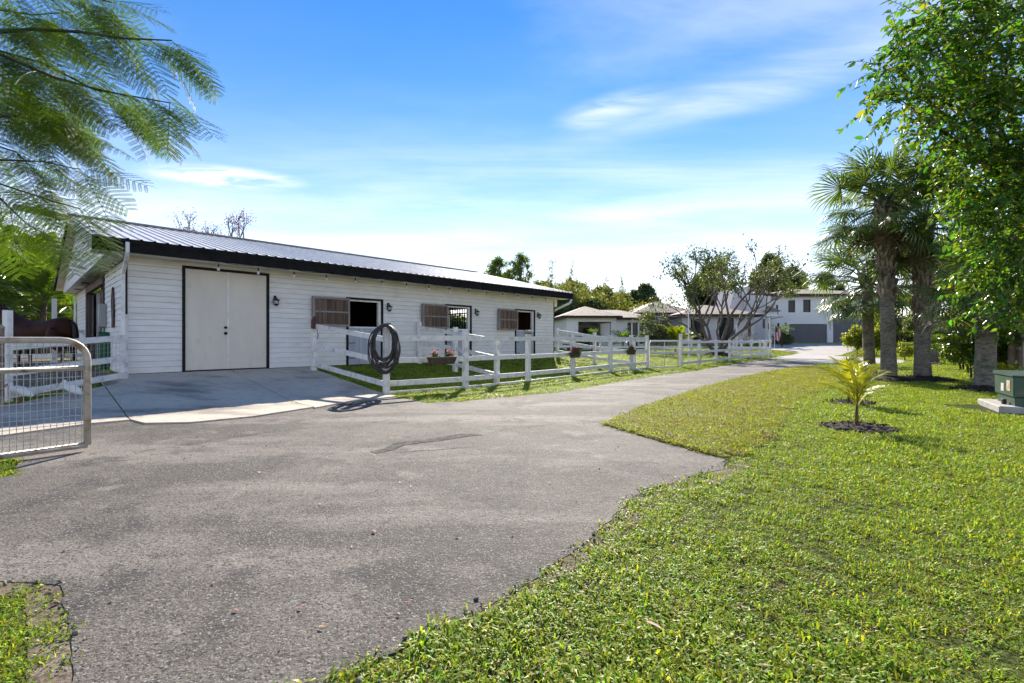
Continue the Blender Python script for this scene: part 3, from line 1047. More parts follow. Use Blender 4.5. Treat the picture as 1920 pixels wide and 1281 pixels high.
# stall partitions and aisle front inside, barred front of the middle stall
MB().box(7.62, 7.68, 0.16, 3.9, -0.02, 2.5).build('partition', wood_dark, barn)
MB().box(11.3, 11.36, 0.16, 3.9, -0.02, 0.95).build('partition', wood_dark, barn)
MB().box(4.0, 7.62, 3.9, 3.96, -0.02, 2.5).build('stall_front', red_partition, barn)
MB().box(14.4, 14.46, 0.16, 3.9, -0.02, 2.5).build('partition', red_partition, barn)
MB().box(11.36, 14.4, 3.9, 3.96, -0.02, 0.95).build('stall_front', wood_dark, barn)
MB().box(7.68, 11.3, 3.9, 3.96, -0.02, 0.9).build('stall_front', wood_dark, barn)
gr = MB()
xx = 0.25
while xx < 3.85:
    gr.bar((11.33, xx, 0.95), (11.33, xx, 2.4), 0.03, 0.03)
    xx += 0.16
gr.bar((11.33, 0.2, 1.85), (11.33, 3.88, 1.85), 0.04, 0.05).bar((11.33, 0.2, 0.97), (11.33, 3.88, 0.97), 0.04, 0.05)
gr.build('stall_grille', iron_black, barn)
tc_ = MB()
for i in range(10):
    x0 = 13.0 + i * 0.1
    tc_.add([(x0, 2.4 + 0.03 * math.sin(i * 1.7), 1.0), (x0 + 0.1, 2.4 + 0.03 * math.sin((i + 1) * 1.7), 1.0), (x0 + 0.1, 2.4, 2.2), (x0, 2.4, 2.2)], [(0, 1, 2, 3)])
tc_.build('stall_curtain', teal_cloth, barn)
# near gable door: dark frame, brown sliding leaf
MB().box(-0.05, 0.10, GO[0] - 0.18, GO[0], -0.2, 2.50).build('gable_door_frame', black_trim, barn)
MB().box(-0.05, 0.10, GO[1], GO[1] + 0.18, -0.2, 2.50).build('gable_door_frame', wood_brown, barn)
MB().box(-0.06, 0.05, GO[0], GO[1], 2.30, 2.50).build('gable_door_header', wood_brown, barn)
sl_ = MB().box(0.16, 0.20, GO[0] + 0.02, GO[0] + 2.3, 0.0, 2.38).build('sliding_door', wood_brown, barn)
pk = MB().box(0.135, 0.158, 0, 0.185, 0.0, 2.38).mesh('plank', wood_brown)
for k in range(12):
    link('plank', pk, sl_, (0, GO[0] + 0.03 + k * 0.189, 0))
MB().box(0.16, 0.2, 6.6, 7.6, 0, 2.3).build('inner_panel', wood_grey, barn)


# downspouts
def spout(pts, parent, nm='downspout'):
    q = MB()
    for a, b in zip(pts[:-1], pts[1:]):
        q.bar(a, b, 0.085, 0.065, (1, 0, 0.01))
    return q.build(nm, white_vinyl, parent, 0.006)


spout([(-0.09, -OE - 0.06, 2.80), (-0.09, -OE - 0.06, 2.56), (-0.09, -0.07, 2.20), (-0.09, -0.07, -0.3)], barn)
spout([(-0.09, 11.9, 2.6), (-0.09, 11.9, 0.1)], barn)
spout([(BL + 0.55, -OE - 0.0, 2.60), (BL + 0.52, -OE + 0.05, 2.42), (BL + 0.1, -0.02, 2.10), (BL + 0.06, 0.08, 2.02)], barn)
MB().box(BL + 0.03, BL + 0.22, -0.02, 0.1, 2.25, 2.6).build('eave_block', cream_soffit, barn)


def barn_w(t, y, z):
    """Barn-local point to world."""
    return Vector((CB[0] + DB[0] * t - DB[1] * y, CB[1] + DB[1] * t + DB[0] * y, FLOOR + z))


BRZ = math.atan2(DB[1], DB[0])
# meter box and hose on the gable wall
mbx = thing('meter_box', 'grey metal electrical box on the barn gable wall', 'electrical box', barn_w(-0.03, 3.2, 1.08), BRZ)
MB().box(-0.13, 0, 0.0, 0.38, 0.0, 0.62).build('box_body', grey_metal, mbx, 0.008)
MB().box(-0.145, -0.132, 0.02, 0.36, 0.02, 0.60).build('box_door', grey_metal, mbx, 0.004)
MB().tube([(-0.05, 0.19, 0), (-0.05, 0.19, -0.7)], 0.02, 8).build('conduit', grey_metal, mbx)
gh = thing('garden_hose', 'coil of green hose hanging below the grey electrical box', 'hose', barn_w(-0.12, 2.75, 0.9), BRZ)
MB().bar((0.08, 0, 0.02), (-0.12, 0, 0.02), 0.12, 0.03).build('hanger', iron_black, gh)
q = MB()
for k in range(11):
    ww, hh = random.uniform(0.13, 0.26), random.uniform(0.42, 0.62)
    xo = -0.10 + 0.02 * k
    q.tube([(xo, ww * math.sin(a), -hh + hh * math.cos(a) + 0.03) for a in np.linspace(0, 2 * math.pi, 22)], 0.012, 6, False)
q.build('hose_loops', green_hose, gh)
# oval horseshoe-like ornament on the gable
orn = thing('wall_ornament', 'rusty oval iron ornament with bird figure on the gable wall', 'ornament', barn_w(-0.03, 1.85, 1.62), BRZ)
MB().tube([(-0.02, 0.22 * math.cos(a), 0.42 * math.sin(a)) for a in np.linspace(0, 2 * math.pi, 28)], 0.014, 6, False).build('ring', iron_black, orn)
MB().add([(-0.03, y, z) for y, z in ((-0.16, -0.58), (0.16, -0.58), (0.14, -0.05), (0.06, 0.12), (0.1, 0.3), (-0.02, 0.36), (-0.06, 0.15), (-0.14, 0.0))] +
         [(-0.015, y, z) for y, z in ((-0.16, -0.58), (0.16, -0.58), (0.14, -0.05), (0.06, 0.12), (0.1, 0.3), (-0.02, 0.36), (-0.06, 0.15), (-0.14, 0.0))],
         [tuple(range(8)), tuple(range(15, 7, -1))] + [(i, (i + 1) % 8, 8 + (i + 1) % 8, 8 + i) for i in range(8)]).build('figure', rust_red, orn)

# ------------------------------------------------------------------ lanterns and bulb string on the barn
LANT = [(3.10, 1.77, 'black carriage lantern on the barn wall right of the double door'), (6.58, 1.77, 'black carriage lantern right of the stall opening nearest the hose'),
        (10.40, 1.77, 'black carriage lantern right of the barred middle stall opening'), (14.10, 1.78, 'black carriage lantern nearest the far end of the barn wall')]
for t_, z_, lb in LANT:
    ln = thing('wall_lantern', lb, 'lantern', barn_w(t_, -0.0, z_), BRZ, 'carriage lanterns on the barn wall')
    MB().box(-0.03, 0.03, -0.012, 0.012, -0.06, 0.16).build('back_plate', iron_black, ln, 0.004)
    MB().tube([(0, -0.01, 0.10), (0, -0.07, 0.15), (0, -0.11, 0.12), (0, -0.11, 0.08)], 0.008, 8).build('arm', iron_black, ln)
    MB().lathe([(0.012, 0.10), (0.03, 0.075), (0.10, 0.04), (0.105, 0.028), (0.06, 0.025)], 16, (0, -0.11, 0)).build('roof_cap', iron_black, ln)
    MB().lathe([(0.055, 0.024), (0.06, -0.03), (0.055, -0.075)], 16, (0, -0.11, 0)).build('glass', lamp_glass, ln, smooth=True)
    MB().lathe([(0.062, -0.074), (0.062, -0.088), (0.03, -0.12), (0.01, -0.125)], 16, (0, -0.11, 0)).build('base_cup', iron_black, ln)
    q = MB()
    for a in range(6):
        an = a * math.pi / 3
        q.bar((0.063 * math.cos(an), -0.11 + 0.063 * math.sin(an), 0.024), (0.062 * math.cos(an), -0.11 + 0.062 * math.sin(an), -0.075), 0.008, 0.008)
    q.build('cage', iron_black, ln)
strg = thing('string_lights', 'string of hanging bulbs strung under the black barn fascia', 'string lights', barn_w(0, -OE - 0.04, SOFF + 0.01), BRZ)
cab = []
for k in range(15):
    t_ = 1.60 + k * 0.877
    for j in range(4):
        cab.append((t_ + j * 0.219, 0, -0.02 - 0.03 * math.sin(j * math.pi / 4)))
MB().tube(cab[:-3], 0.006, 5).build('cable', iron_black, strg)
sock = MB().tube([(0, 0, 0), (0, 0, -0.07)], 0.005, 5).lathe([(0.016, -0.06), (0.02, -0.075), (0.02, -0.125), (0.016, -0.13)], 10).mesh('socket', iron_black)
blb = MB().lathe([(0.012, -0.128), (0.03, -0.165), (0.034, -0.19), (0.022, -0.215), (0.005, -0.225)], 10).mesh('bulb', bulb_glass, smooth=True)
for k in range(15):
    s_ = link('socket', sock, strg, (1.60 + k * 0.877, 0, -0.02))
    link('bulb', blb, s_)

# ------------------------------------------------------------------ white fences
PW = 0.127


def post_mesh(h, PW=PW):
    return MB().box(-PW / 2, PW / 2, -PW / 2, PW / 2, -0.2, h).mesh('post', white_vinyl, 0.008)


def fence(label, pts, rails, rail_h=0.14, rail_t=0.045, group=None, side=0.0, kick=None, skip=(), heights=None, ph=1.45, pw=PW):
    """pts: ground points in order (x, y, z); rails: heights of rail centres above ground."""
    f = thing('rail_fence', label, 'fence', pts[0], 0, group)
    o = Vector(pts[0])
    P = [Vector(p) - o for p in pts]
    for i, p in enumerate(P):
        a = P[max(i - 1, 0)]
        b = P[min(i + 1, len(P) - 1)]
        rz = math.atan2(b.y - a.y, b.x - a.x)
        h = heights[i] if heights else ph
        if h:
            link('post', post_mesh(h, pw), f, p, (0, 0, rz + random.uniform(-0.02, 0.02)))
    for i in range(len(P) - 1):
        if i in skip:
            continue
        a, b = P[i], P[i + 1]
        d = (b - a).normalized()
        s = Vector((-d.y, d.x, 0)) * side
        for j, h in enumerate(rails):
            q = MB().bar(a + s + Vector((0, 0, h + random.uniform(-0.008, 0.008))) - d * 0.02, b + s + Vector((0, 0, h + random.uniform(-0.008, 0.008))) + d * 0.02, rail_t, rail_h)
            q.build('rail', white_vinyl, f, 0.006)
        if kick:
            MB().bar(a + s + Vector((0, 0, kick)) - d * 0.02, b + s + Vector((0, 0, kick)) + d * 0.02, 0.03, 0.07).build('kick_board', white_vinyl, f, 0.004)
    return f


def G3(x, y, dz=0.0):
    return (x, y, gz(x, y) + dz)


CORNER = (-2.86, 10.68)
DRV = [CORNER, (-1.19, 12.0), (0.47, 13.75), (2.03, 15.67), (3.72, 17.75), (4.83, 19.0), (5.72, 19.9)]
# the post rail tops sit at 1.35 m, so centres are 1.28 / 0.77 / 0.25
drive_fence = fence('white three-rail fence along the drive from the hose post to the small gate', [G3(*p) for p in DRV], (1.28, 0.76, 0.245), kick=0.03, side=0.0, rail_h=0.125,
                    heights=[1.51, 1.50, 1.42, 1.42, 1.42, 1.42, 1.42])
dv = bl(5.68 + 0.0, 3.96)
# side fence from the hose post up to the barn wall
sp = bl(3.92, 0.55)
side_fence = fence('short white fence running from the barn wall down to the hose post', [(sp[0], sp[1], gz(*sp) + 0.0), G3(CORNER[0] - 0.02, CORNER[1] + 0.09)], (1.24, 0.72, 0.20), side=0.0, rail_h=0.125, heights=[1.44, 0])
# divider fence inside the paddock
D0, D1, D2 = bl(7.72, 0.12), bl(7.78, 1.95), (-0.42, 13.02)
mid_fence = fence('white paddock divider fence crossing in front of the middle stall', [G3(*D0), G3(*D1), G3(D2[0], D2[1] - 0.02)], (1.22, 0.74, 0.26), heights=[1.42, 1.42, 1.26], side=0.0, rail_h=0.125)
# fence leaving the far barn corner
E0, E1_, E2_ = bl(BL + 0.15, 0.1), bl(15.4, 2.1), (5.0, 19.25)
far_fence = fence('white fence from the far barn corner across to the drive fence', [G3(*E0), G3(*E1_), G3(*E2_)], (1.20, 0.74, 0.28), heights=[1.35, 1.40, 1.3], side=0.0, rail_h=0.125)
# fence beyond the small gate
A0, A1 = np.array([7.62, 21.2]), np.array([18.7, 34.0])
pp = [A0 + (A1 - A0) * t for t in (0, 0.14, 0.29, 0.43, 0.57, 0.70, 0.83, 0.93, 1.0)]
gate_fence = fence('white three-rail fence beside the far drive past the small gate', [G3(*p) for p in pp], (1.13, 0.66, 0.18), heights=[1.52] + [1.25] * 8, side=0.0, rail_h=0.12)
# fences at the back of the paddock
pp = [(2.5, 31.0), (6.0, 32.0), (9.5, 33.0), (13.0, 34.0), (16.5, 35.0), (19.0, 35.4)]
back_fence = fence('distant white rail fence along the back of the lawn paddock', [G3(*p) for p in pp], (1.05, 0.62, 0.2), ph=1.2)
# fence left of the barn
LF = [(-8.22, 7.65, 0.27), (-8.24, 9.98, 0.42)]
left_fence = fence('white fence with wire mesh between the barn corner and the metal gate', LF, (0.87, 0.44, 0.08), heights=[1.46, 1.37], side=-0.05, pw=0.095, rail_h=0.115)
q = MB()
o_ = Vector(LF[0])
for i in range(24):
    y = 0.08 + i * 0.097
    q.bar((-0.02, y, 0.02 + y * 0.06), (-0.02, y, 0.92 + y * 0.06), 0.004, 0.004)
for j in range(10):
    q.bar((-0.02, 0, 0.03 + j * 0.095), (-0.02, 2.3, 0.03 + j * 0.095 + 0.14), 0.004, 0.004)
q.build('wire_mesh', wire_mat, left_fence)
pp = [(-17.8, 15.8), (-15.6, 16.0), (-15.3, 18.6)]
pen_fence = fence('white pen fence standing behind the brown horse', [G3(*p) for p in pp], (1.1, 0.65, 0.25), heights=[1.7, 2.2, 1.7])

# brown plaque-like box on the side fence end post
bx_ = thing('bird_box', 'small dark red pointed box on the fence post nearest the barn', 'bird box', (sp[0], sp[1], gz(*sp)), math.atan2(CORNER[1] - sp[1], CORNER[0] - sp[0]))
pr = [(-0.075, 1.16), (0.075, 1.16), (0.075, 1.40), (0.0, 1.50), (-0.075, 1.40)]
q = MB()
q.add([(0.15, x - 0.04, z) for x, z in pr] + [(0.067, x - 0.04, z) for x, z in pr], [(0, 1, 2, 3, 4), (9, 8, 7, 6, 5)] + [((i + 1) % 5, i, 5 + i, 5 + (i + 1) % 5) for i in range(5)])
q.build('body', rust_red, bx_, 0.004)
MB().lathe([(0.016, 0), (0.016, 0.006)], 12).build('entrance_ring', iron_black, bx_).location = (0.151, -0.04, 1.40)
bx_.children[-1].rotation_euler = (0, R(90), 0)

# ------------------------------------------------------------------ black hose coil on the corner post
hc = thing('hose_coil', 'big coil of black hose hung over the fence corner post', 'hose', (CORNER[0], CORNER[1], gz(*CORNER)), R(4))
q = MB()
rr = random.Random(4)
for k in range(26):
    w_ = rr.uniform(0.19, 0.34)
    h_ = rr.uniform(0.36, 0.56)
    ctop = 1.56 + rr.uniform(-0.02, 0.03)
    yo = -0.13 - rr.random() * 0.14
    sk = rr.uniform(-0.05, 0.05)
    pts = []
    for a in np.linspace(0, 2 * math.pi, 30):
        low = (1 - math.cos(a)) / 2
        pts.append((w_ * math.sin(a) * (1 + 0.1 * low) + sk * low + 0.01 * math.sin(5 * a + k), yo - 0.02 * math.sin(a * 2 + k) + (0.06 if low < 0.12 else 0), ctop - h_ * (1 - math.cos(a)) - 0.0))
    q.tube(pts, 0.0125, 7, False)
q.build('hose_loops', rope_mat, hc, smooth=True)
MB().bar((-0.07, -0.02, 1.59), (0.09, -0.16, 1.60), 0.11, 0.03).build('hook', iron_black, hc)

# solar cap on a drive fence post
p = DRV[2]
cp = thing('post_cap_light', 'dark solar lamp cap on a drive fence post before the far stall', 'post light', (p[0], p[1], gz(*p) + 1.42), BRZ)
MB().box(-0.075, 0.075, -0.075, 0.075, 0.0, 0.03).build('collar', iron_black, cp)
MB().box(-0.055, 0.055, -0.055, 0.055, 0.03, 0.075).build('lens', lamp_glass, cp)
q = MB()
q.add([(-0.12, -0.12, 0.07), (0.12, -0.12, 0.07), (0.12, 0.12, 0.07), (-0.12, 0.12, 0.07), (-0.05, -0.05, 0.12), (0.05, -0.05, 0.12), (0.05, 0.05, 0.12), (-0.05, 0.05, 0.12)],
      [(0, 3, 2, 1), (4, 5, 6, 7), (0, 1, 5, 4), (1, 2, 6, 5), (2, 3, 7, 6), (3, 0, 4, 7)])
q.build('hood', iron_black, cp)

# ------------------------------------------------------------------ flower boxes on the fence
flower_leaf = leafmat('flower_leaf', (0.05, 0.11, 0.02), transl=0.3)
petal_red = mat('petal_red', (0.55, 0.05, 0.06), 0.6, island=0.4, transl=0.3)
petal_pink = mat('petal_pink', (0.75, 0.25, 0.25), 0.6, island=0.3, transl=0.3)
PL = [(0, 0.62, 'brown flower box on the drive fence beside the black hose', 0.72, petal_pink), (3, -0.22, 'black flower box with red blooms on the drive fence near the barn corner', 0.44, petal_red),
      (5, -0.42, 'dark round flower basket with wilted blooms near the small gate', 0.42, rust_red)]
for i, off, lb, wd, pm_ in PL:
    a = np.array(DRV[i])
    b = np.array(DRV[i + 1] if i + 1 < len(DRV) else DRV[i])
    if off < 0:
        c = a + (a - np.array(DRV[i - 1])) / np.linalg.norm(a - np.array(DRV[i - 1])) * off
    else:
        c = a + (b - a) * off
    dr = (b - a) / np.linalg.norm(b - a)
    rz = math.atan2(dr[1], dr[0])
    nrm = np.array([dr[1], -dr[0]])
    c = c + nrm * 0.22
    pt = thing('flower_box', lb, 'flower box', (c[0], c[1], gz(*c) + 0.66), rz, 'flower boxes on the drive fence')
    h = wd / 2
    q = MB()
    q.add([(-h * 0.86, -0.07, 0), (h * 0.86, -0.07, 0), (h * 0.86, 0.07, 0), (-h * 0.86, 0.07, 0), (-h, -0.10, 0.17), (h, -0.10, 0.17), (h, 0.10, 0.17), (-h, 0.10, 0.17)],
          [(0, 3, 2, 1), (0, 1, 5, 4), (1, 2, 6, 5), (2, 3, 7, 6), (3, 0, 4, 7)])
    q.add([(-h * 0.97, -0.09, 0.135), (h * 0.97, -0.09, 0.135), (h * 0.97, 0.09, 0.135), (-h * 0.97, 0.09, 0.135)], [(0, 1, 2, 3)])
    q.build('trough', brown_plastic, pt)
    MB().bar((-h, -0.104, 0.175), (h, -0.104, 0.175), 0.02, 0.02).bar((-h, 0.104, 0.175), (h, 0.104, 0.175), 0.02, 0.02).bar((-h - 0.004, -0.1, 0.175), (-h - 0.004, 0.1, 0.175), 0.02, 0.02).bar((h + 0.004, -0.1, 0.175), (h + 0.004, 0.1, 0.175), 0.02, 0.02).build('rim', planter_rim if i == 0 else brown_plastic, pt)
    g = np.random.default_rng(50 + i)
    cl_ = [(-h * 0.55, 0, 0.20, 0.10), (h * 0.5, 0, 0.21, 0.12)] if i == 0 else [(0, 0, 0.20, 0.14), (h * 0.5, 0, 0.18, 0.1), (-h * 0.5, 0, 0.18, 0.1)]
    A = clump_leaves(cl_, 500, 0.05, 0.55, 60 + i, shell=0.2)
    link('foliage', leaf_mesh('foliage', *A, flower_leaf), pt)
    bls = []
    A = clump_leaves([(c_[0], c_[1], c_[2] + 0.09, c_[3] * 0.8) for c_ in cl_], 240, 0.04, 0.9, 70 + i, shell=0.3)
    link('blooms', leaf_mesh('blooms', *A, pm_), pt)

# ------------------------------------------------------------------ tube gates with welded mesh
def tube_gate(label, loc, rz, W_, H_, mids, r=0.024, mesh_x=0.075, mesh_z=0.09, verts_=(), cr=0.14, bottom=0.0, rail_m=galv):
    g = thing('tube_gate', label, 'gate', loc, rz)
    fr = []
    for a in np.linspace(0, math.pi / 2, 7):
        fr.append((cr - cr * math.cos(a), 0, H_ - cr + cr * math.sin(a)))
    path = [(0, 0, 0)] + fr + [(W_ - p[0], 0, p[2]) for p in fr[::-1]] + [(W_, 0, 0)]
    MB().tube(path, r, 12).build('frame_tube', rail_m, g, smooth=True)
    MB().tube([(-0.0, 0, 0.0), (W_, 0, 0.0)], r, 12).build('bottom_tube', rail_m, g, smooth=True)
    for z in mids:
        MB().tube([(0, 0, z), (W_, 0, z)], r * 0.85, 12).build('rail_tube', rail_m, g, smooth=True)
    for x in verts_:
        MB().tube([(x, 0, 0), (x, 0, H_ - 0.01)], r * 0.8, 10).build('upright_tube', rail_m, g, smooth=True)
    q = MB()
    x = mesh_x
    while x < W_ - 0.02:
        q.bar((x, 0.012, 0.0), (x, 0.012, H_ - 0.03), 0.005, 0.005)
        x += mesh_x
    z = mesh_z
    while z < H_ - 0.02:
        q.bar((0, 0.012, z), (W_, 0.012, z), 0.005, 0.005)
        z += mesh_z
    q.build('wire_mesh', wire_mat, g)
    return g


ga = Vector((-4.75, 5.25, 0))
gb = ga + Vector((-0.60, -0.80, 0)).normalized() * 3.6
tube_gate('large rusty tube gate with welded wire mesh at the left foreground', (ga.x, ga.y, 0.075), math.atan2(gb.y - ga.y, gb.x - ga.x), 3.6, 1.17, (0.86,), r=0.034, cr=0.22, mesh_x=0.05, mesh_z=0.085)
tube_gate('small white tube walk gate in the drive fence', (5.85, 19.98, 0.06), math.atan2(21.1 - 19.98, 7.5 - 5.85), 1.95, 1.12, (0.78,), r=0.022, verts_=(1.0,), mesh_x=0.1, mesh_z=0.1, rail_m=white_vinyl)
gpst = thing('gate_post', 'rusty round pipe post at the left edge behind the gate', 'post', (-8.02, 7.35, gz(-8.02, 7.35)))
MB().lathe([(0.05, -0.2), (0.05, 1.24), (0.053, 1.24), (0.053, 1.28), (0.03, 1.31), (0.0, 1.315)], 14).build('pipe', mat('rusty_pipe', (0.24, 0.20, 0.17), 0.7, (0.36, 0.34, 0.31), 9, dirt=(0.17, 0.075, 0.04), dscale=8), gpst, smooth=True)

# ------------------------------------------------------------------ brown horse behind the left fence
def remeshed(o, vox, sm=1, iters=6):
    md = o.modifiers.new('remesh', 'REMESH')
    md.mode = 'VOXEL'
    md.voxel_size = vox
    md.use_smooth_shade = True
    ms = o.modifiers.new('smooth', 'SMOOTH')
    ms.iterations = iters
    ms.factor = 0.5
    return o


def loft(q, secs, n=16):
    """secs: (x, y, z, ry, rz) ellipse rings across x."""
    k = len(q.v)
    for x, y, z, ry, rz_ in secs:
        for j in range(n):
            a = 2 * math.pi * j / n
            q.v.append((x, y + ry * math.cos(a), z + rz_ * math.sin(a)))
    for i in range(len(secs) - 1):
        for j in range(n):
            q.f.append((k + i * n + j, k + i * n + (j + 1) % n, k + (i + 1) * n + (j + 1) % n, k + (i + 1) * n + j))
    q.f.append(tuple(k + j for j in range(n))[::-1])
    e = k + (len(secs) - 1) * n
    q.f.append(tuple(e + j for j in range(n)))


HX, HY = -12.15, 12.95
horse = thing('horse', 'dark brown horse standing broadside behind the white left fence', 'horse', (HX, HY, gz(HX, HY) - 0.02), R(-3))
q = MB()
loft(q, [(0.04, 0, 1.10, .08, .14), (-.06, 0, 1.13, .20, .25), (-.22, 0, 1.14, .275, .30), (-.45, 0, 1.11, .28, .31), (-.70, 0, 1.04, .275, .315), (-.95, 0, 1.00, .29, .33), (-1.2, 0, 1.01, .28, .36), (-1.42, 0, 1.06, .25, .37), (-1.60, 0, 1.08, .20, .31), (-1.72, 0, 1.08, .11, .19)])
q.tube([(-1.45, 0, 1.16), (-1.70, 0, 1.34), (-1.92, 0, 1.53), (-2.08, 0, 1.66)], [.27, .215, .165, .13], 14)
q.tube([(-2.02, 0, 1.66), (-2.16, 0, 1.62), (-2.34, 0, 1.46), (-2.50, 0, 1.30), (-2.56, 0, 1.24)], [.10, .135, .105, .075, .05], 12)
for s in (-1, 1):
    q.tube([(-.24, .13 * s, 1.08), (-.34, .17 * s, .86), (-.40, .17 * s, .72), (-.22, .165 * s, .58), (-.09, .16 * s, .47), (-.10, .16 * s, .33), (-.13, .16 * s, .15), (-.18, .16 * s, .08), (-.20, .16 * s, 0.0)], [.22, .185, .13, .085, .058, .04, .045, .045, .06], 12)
    q.tube([(-1.42, .12 * s, .98), (-1.38, .15 * s, .78), (-1.38, .15 * s, .60), (-1.39, .15 * s, .45), (-1.38, .15 * s, .32), (-1.38, .15 * s, .15), (-1.42, .15 * s, .08), (-1.44, .15 * s, 0.0)], [.18, .125, .085, .062, .042, .045, .045, .06], 12)
    q.tube([(-2.06, .06 * s, 1.73), (-2.05, .075 * s, 1.80), (-2.06, .08 * s, 1.87)], [.035, .03, .008], 8)
hb = remeshed(q.build('body', horse_coat, horse), 0.022, iters=8)
MB().tube([(0.02, 0, 1.30), (0.09, 0, 1.20), (0.11, 0, 0.95), (0.10, 0.02, 0.70), (0.09, 0.02, 0.52)], [.045, .06, .075, .06, .02], 10).build('tail', horse_hair, horse, smooth=True)
q = MB()
for k in range(16):
    t = k / 15
    x, z = -1.42 - 0.62 * t, 1.42 + 0.33 * t
    q.bar((x, -0.03, z + 0.03), (x + 0.02, -0.16, z - 0.2 - 0.05 * math.sin(k)), 0.05, 0.02)
q.build('mane', horse_hair, horse)


# ------------------------------------------------------------------ two white ibises
def ibis(label, x, y, rz, s=1.0):
    b = thing('ibis', label, 'bird', (x, y, gz(x, y) + 0.032), rz, 'white ibises on the concrete')
    q = MB()
    q.tube([(0.17 * s, 0, .105 * s), (0.10 * s, 0, .145 * s), (0.02 * s, 0, .185 * s), (-.06 * s, 0, .205 * s), (-.115 * s, 0, .205 * s)], [.018 * s, .05 * s, .068 * s, .064 * s, .03 * s], 14)
    q.tube([(-.075 * s, 0, .22 * s), (-.115 * s, 0, .235 * s), (-.125 * s, 0, .265 * s), (-.118 * s, 0, .285 * s)], [.045 * s, .032 * s, .024 * s, .022 * s], 12)
    q.ell((-.13 * s, 0, .29 * s), (.034 * s, .025 * s, .026 * s))
    remeshed(q.build('body', bird_white, b), 0.007, iters=4)
    MB().tube([(-.155 * s, 0, .288 * s), (-.20 * s, 0, .272 * s), (-.235 * s, 0, .24 * s), (-.255 * s, 0, .20 * s)], [.012 * s, .009 * s, .006 * s, .002 * s], 8).build('bill', bird_bill, b, smooth=True)
    for sg in (-1, 1):
        MB().ell((-.148 * s, .021 * sg * s, .297 * s), (.005, .004, .005), 8, 6).build('eye', iron_black, b)
        lx = .015 * sg * s
        lg = MB().tube([(lx, .025 * sg * s, .15 * s), (lx + .012, .025 * sg * s, .075 * s), (lx - .004, .025 * sg * s, 0.006)], [.008, .005, .005], 7).build('leg', bird_bill, b, smooth=True)
        MB().bar((lx - .05, .01 * sg + .025 * sg, .005), (lx + .015, .025 * sg, .005), .006, .006).bar((lx - .045, .025 * sg - .02 * sg, .005), (lx, .025 * sg, .005), .006, .006).build('foot', bird_bill, lg)
    return b


ibis('white ibis at the left edge with its bill lowered', -7.98, 7.62, R(8), 1.08)
ibis('white ibis nearer the upright end of the tube gate', -7.52, 8.02, R(-6), 1.12)

# ------------------------------------------------------------------ green transformer on its pad
tf = thing('utility_transformer', 'dark green utility transformer box on a concrete pad at the right', 'transformer', (8.58, 8.0, 0.0), R(-33))
MB().box(-0.22, 1.4, -0.10, 1.2, -0.05, 0.11).build('pad', concrete_pad, tf, 0.015)
q = MB().box(0.0, 1.25, 0.02, 0.95, 0.11, 0.26)
q.build('lower_body', transformer_green, tf, 0.01)
MB().box(-0.03, 1.28, -0.03, 0.98, 0.265, 0.62).build('hood', transformer_green, tf, 0.015)
MB().add([(-0.05, -0.05, 0.62), (1.3, -0.05, 0.62), (1.3, 1.0, 0.62), (-0.05, 1.0, 0.62), (-0.05, -0.05, 0.64), (1.3, -0.05, 0.64), (1.3, 1.0, 0.68), (-0.05, 1.0, 0.68)],
         [(0, 3, 2, 1), (4, 5, 6, 7), (0, 1, 5, 4), (1, 2, 6, 5), (2, 3, 7, 6), (3, 0, 4, 7)]).build('lid', transformer_green, tf)
MB().box(-0.085, -0.0305, 0.30, 0.38, 0.10, 0.20).build('padlock', iron_black, tf, 0.005)
MB().box(-0.036, -0.031, 0.12, 0.30, 0.36, 0.54).build('notice_plate', mat('notice_plate', (0.55, 0.52, 0.40), 0.6, (0.40, 0.22, 0.10), 9), tf)
MB().box(-0.036, -0.031, 0.45, 0.60, 0.33, 0.47).build('notice_plate', mat('notice_plate_pale', (0.62, 0.62, 0.60), 0.6, (0.5, 0.45, 0.4), 12), tf)

# ------------------------------------------------------------------ plank fence on the right boundary
WF0 = np.array([17.0, 16.0])
wf = thing('plank_fence', 'weathered grey plank boundary fence behind the palms on the right', 'fence', (WF0[0], WF0[1], 0), BRZ)
pk = MB().box(0, 0.138, 0, 0.02, 0.03, 1.83).mesh('plank', fence_wood)
pk2 = MB().box(0, 0.138, 0, 0.02, 0.05, 1.80).mesh('plank', fence_wood)
for k in range(210):
    xx = -4.0 + k * 0.146
    wx, wy = WF0 + DB * xx
    link('plank', pk if random.random() < 0.6 else pk2, wf, (xx, random.uniform(-0.006, 0.006), gz(wx, wy)), (0, R(random.uniform(-0.6, 0.6)), 0))
for z in (0.35, 0.95, 1.6):
    MB().box(-4, 27, 0.03, 0.07, z, z + 0.09).build('rail', fence_wood, wf)


# ------------------------------------------------------------------ house and pavilion
def wall_open(q, x0, x1, y, th, z0, z1, ops):
    """Wall facing -y between x0..x1 with sorted openings (a, b, za, zb)."""
    c = x0
    for a, b, za, zb in ops:
        q.box(c, a, y, y + th, z0, z1)
        if za > z0:
            q.box(a, b, y, y + th, z0, za)
        if zb < z1:
            q.box(a, b, y, y + th, zb, z1)
        c = b
    q.box(c, x1, y, y + th, z0, z1)
    return q


